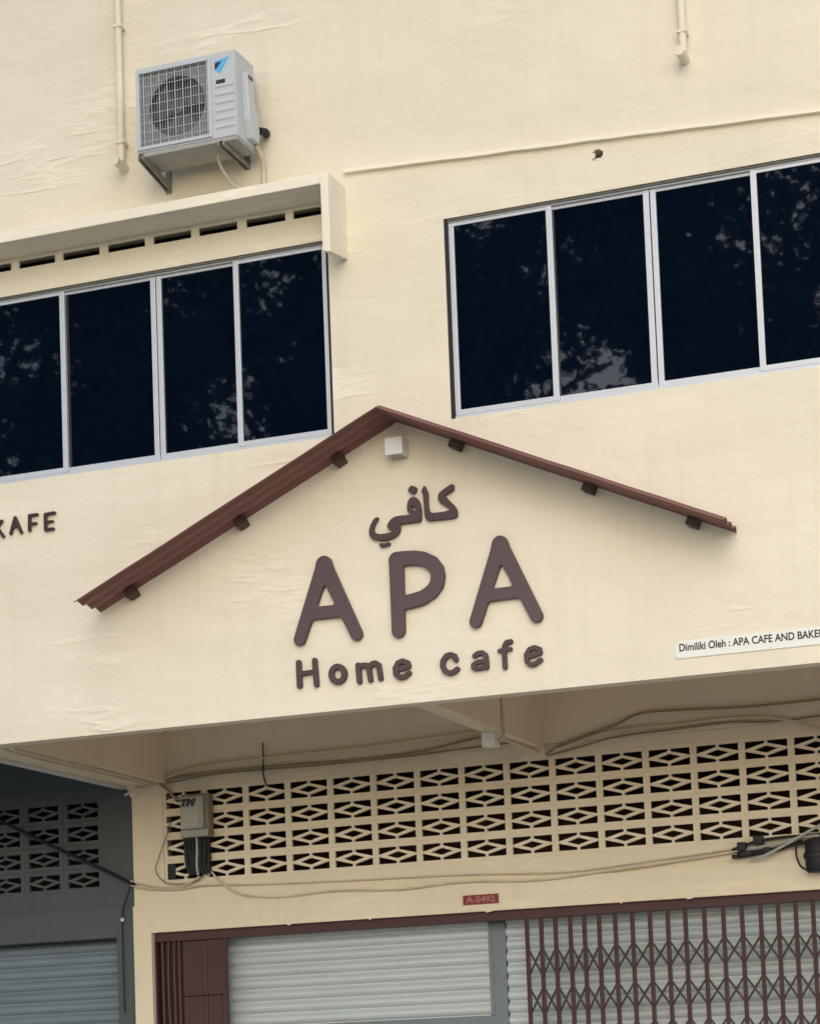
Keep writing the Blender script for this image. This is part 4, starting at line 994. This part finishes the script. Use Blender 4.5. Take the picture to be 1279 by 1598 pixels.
cable([(0.11, 2.458, 4.035), (0.35, 2.458, 4.075), (0.62, 2.458, 4.125), (1.0, 2.458, 4.142), (1.5, 2.458, 4.158), (1.8, 2.458, 4.135), (2.3, 2.458, 4.15), (3.2, 2.458, 4.15)], 0.008, M_CABB, 'dusty brown cable along the top of the vent wall right of the middle beam')
# along the left beam underside
for k, (dx, r) in enumerate(((0.0, 0.010), (-0.075, 0.008))):
    cable([(-3.055 + dx, 0.14, 4.076), (-3.06 + dx, 0.8, 4.07), (-3.065 + dx, 1.6, 4.074), (-3.085 + dx * 0.6, 2.2, 4.072), (-3.13, 2.42, 4.075)], r, M_CABC, ('cream cable along the right edge of the left beam underside', 'thinner cream cable a little further left under the left beam')[k])
cable([(-3.09, 2.46, 4.09), (-3.02, 2.47, 4.03), (-2.99, 2.49, 3.985), (-2.93, 2.50, 3.95)], 0.012, M_CABB, 'short brown cable from the beam corner into the first vent block')
cable([(-2.182, 2.44, 4.33), (-2.178, 2.44, 4.22), (-2.186, 2.44, 4.12), (-2.180, 2.46, 4.03), (-2.17, 2.49, 3.99)], 0.006, M_CABK, 'thin black wire hanging straight down to the vent blocks')
# neighbour's side
cable([(-5.6, 2.44, 4.42), (-4.533, 2.46, 3.901), (-4.0, 2.475, 3.63), (-3.6, 2.48, 3.435), (-3.38, 2.46, 3.325), (-3.33, 2.455, 3.31)], 0.014, M_CABK, 'thick dark cable slanting across the slate grey vent blocks')
cable([(-3.37, 2.46, 3.30), (-3.40, 2.46, 3.22), (-3.435, 2.46, 3.13), (-3.448, 2.46, 3.045), (-3.452, 2.46, 2.8), (-3.45, 2.46, 2.3)], 0.007, M_CABK, 'thin dark wire hanging down at the left edge of the pillar')
cl = MB().tube([(-3.448, 2.45, 3.045), (-3.448, 2.46, 3.025)], 0.014, 10, smooth=False)
tag(cl.build('cable_clip', M_WHITE), 'tiny white cable clip on the dark wire beside the pillar', 'clip')
# splices and closure at the right
sp = thing('cable_splice', 'tangle of black and grey cable splices below the vent blocks at the right edge', 'cable joint', (1.5, 2.45, 3.2))
for nm, pts, r, m in (
        ('splice', [(1.46, YC, 3.235), (1.55, YC - 0.01, 3.262), (1.66, YC - 0.02, 3.285), (1.80, YC - 0.02, 3.298), (2.00, YC - 0.03, 3.30), (2.2, YC - 0.04, 3.30)], 0.011, M_CABK),
        ('splice', [(1.50, YC - 0.01, 3.225), (1.62, YC - 0.02, 3.235), (1.78, YC - 0.03, 3.250), (1.95, YC - 0.03, 3.285), (2.1, YC - 0.04, 3.29)], 0.013, M_CABG),
        ('splice', [(1.50, YC - 0.02, 3.205), (1.60, YC - 0.03, 3.205), (1.74, YC - 0.03, 3.212), (1.90, YC - 0.03, 3.235), (2.05, YC - 0.04, 3.26)], 0.013, M_CABK),
        ('splice', [(1.49, YC - 0.01, 3.180), (1.58, YC - 0.02, 3.185), (1.70, YC - 0.02, 3.198), (1.82, YC - 0.02, 3.215), (1.97, YC - 0.03, 3.270)], 0.010, M_CABK)):
    MB().tube(pts, r, 8).build(nm, m, sp, smooth=True)
for cx, cz, w, h in ((1.540, 3.252, 0.030, 0.030), (1.662, 3.288, 0.034, 0.030), (1.575, 3.200, 0.040, 0.016), (1.490, 3.182, 0.022, 0.014), (1.72, 3.215, 0.025, 0.018)):
    MB().box(cx - w, cx + w, YC - 0.065, YC + 0.004, cz - h, cz + h).build('clamp', M_CABK, sp, bevel=0.006)
cable([(1.60, YC - 0.05, 3.150), (1.72, YC - 0.06, 3.180), (1.85, YC - 0.07, 3.235), (2.00, YC - 0.08, 3.305), (2.12, YC - 0.08, 3.36), (2.3, YC - 0.07, 3.41)], 0.011, M_CABG, 'pale grey cable crossing in front of the black splices')
cable([(1.925, YC, 3.25), (1.92, YC, 3.17), (1.945, YC, 3.09), (1.99, YC, 3.060), (2.05, YC, 3.065)], 0.007, M_CABK, 'small black cable loop under the closure at the right edge')
jc = thing('cable_closure', 'black domed cable closure at the right edge below the vent blocks', 'utility box', (2.08, 2.42, 3.0))
body = MB()
nseg = 18
profc = [(0.0, 3.030), (0.075, 3.030), (0.088, 3.045), (0.088, 3.125), (0.100, 3.130), (0.100, 3.165), (0.088, 3.170), (0.086, 3.23), (0.07, 3.262), (0.03, 3.275), (0.0, 3.277)]
vs_, fs = [], []
for r, z in profc:
    for k in range(nseg):
        a = 2 * pi * k / nseg
        vs_.append((2.085 + r * cos(a), 2.385 + r * sin(a) * 0.9, z))
for i in range(len(profc) - 1):
    for k in range(nseg):
        fs.append((i * nseg + k, i * nseg + (k + 1) % nseg, (i + 1) * nseg + (k + 1) % nseg, (i + 1) * nseg + k))
body.add(vs_, fs)
body.build('dome', M_CABK, jc, smooth=True)
MB().box(2.06, 2.11, 2.46, 2.4715, 3.05, 3.25).build('mount', M_CABG, jc)

# white junction box and conduit on the middle beam
jb = thing('junction_box', 'small white junction box with a conduit under the middle ceiling beam', 'utility box', (0.0, 1.45, 4.05))
MB().box(-0.045, 0.055, 1.42, 1.53, 3.985, 4.0885).build('box', M_WHITE, jb, bevel=0.006)
MB().tube([(0.056, 1.475, 4.03), (0.09, 1.475, 4.035), (0.101, 1.475, 4.06), (0.103, 1.475, 4.15), (0.100, 1.475, 4.60)], 0.010, 8).build('conduit', M_CABC, jb, smooth=True)
MB().tube([(0.0, 1.531, 4.04), (0.0, 1.60, 4.07), (0.01, 1.80, 4.075), (0.03, 2.2, 4.078), (0.05, 2.45, 4.07)], 0.010, 8).build('conduit', M_CABC, jb, smooth=True)

# ------------------------------------------------------------------ trees across the street (seen mirrored in the window glass)
def tree(x, y, h, cr, ch, seed, lab, nleaf=16000, lean=0.0, gaps=()):
    rt = random.Random(seed)
    t = thing('tree', lab, 'tree', (x, y, 0), 'trees across the street')
    tr = MB()
    top = Vector((x + lean, y, h - ch * 0.55))
    tr.tube([(x, y, -0.1), (x + lean * 0.3 + rt.uniform(-.2, .2), y, h * 0.25), top], (0.38, 0.17), 10)
    tips = []
    for k in range(9):
        a = rt.uniform(0, 2 * pi); el = rt.uniform(0.1, 1.2)
        L_ = cr * rt.uniform(0.6, 0.95)
        z0 = h - ch * rt.uniform(0.55, 0.95)
        p0 = Vector((x + lean * 0.8, y, z0))
        p1 = p0 + Vector((cos(a) * cos(el), sin(a) * cos(el), sin(el))) * L_
        tr.tube([p0, (p0 + p1) / 2 + Vector((0, 0, 0.3)), p1], (0.13, 0.035), 6)
        tips.append(p1)
    tr.build('trunk', M_BARK, t, smooth=True)
    lf = MB()
    cl_ = []
    cz = h - ch / 2
    for _ in range(150):
        while True:
            p = Vector((rt.uniform(-1, 1), rt.uniform(-1, 1), rt.uniform(-1, 1)))
            if p.length < 1:
                break
        p = p.normalized() * (p.length ** 0.55)
        cl_.append((Vector((x + lean + p.x * cr, y + p.y * cr, cz + p.z * ch / 2)), rt.uniform(0.5, 1.15)))
    for _ in range(nleaf):
        c, r = rt.choice(cl_)
        d = Vector((rt.gauss(0, 1), rt.gauss(0, 1), rt.gauss(0, 0.75)))
        p = c + d * (r * 0.5)
        if any((p - Vector(g[:3])).length < g[3] for g in gaps):
            continue
        s = rt.uniform(0.10, 0.21)
        ax = Vector((rt.gauss(0, 1), rt.gauss(0, 1), rt.gauss(0, 0.6))).normalized()
        bx = ax.cross(Vector((rt.gauss(0, 1), rt.gauss(0, 1), rt.gauss(0, 1)))).normalized()
        lf.add([p - ax * s, p + bx * s * 0.42, p + ax * s, p - bx * s * 0.42], [(0, 1, 2, 3)])
    me = bpy.data.meshes.new('crown')
    me.from_pydata(lf.v, [], lf.f)
    me.materials.append(M_LEAF)
    put('crown', me, None, t)
G = [(-5.3, -23.3, 13.2, 1.2), (-5.2, -21.8, 12.9, 1.1), (-5.4, -25.0, 13.6, 1.15), (-5.2, -20.5, 12.5, 1.1), (-3.4, -23.0, 13.4, 0.5), (-3.4, -24.5, 13.8, 0.5), (-3.4, -21.5, 13.0, 0.5)]
tree(-16.5, -22.5, 19.0, 4.8, 9.0, 1, 'tall dark green tree furthest left of those mirrored in the hooded window', 22000)
tree(-11.2, -23.5, 19.5, 4.6, 9.5, 2, 'tall dark green tree mirrored in the right half of the hooded window', 23000)
tree(-6.9, -22.5, 19.0, 3.7, 8.5, 3, 'tall dark green tree mirrored in the left of the unhooded window', 20500, gaps=G)
tree(-1.8, -23.0, 19.0, 3.7, 8.5, 4, 'tall dark green tree mirrored in the right of the unhooded window', 20500, gaps=G)
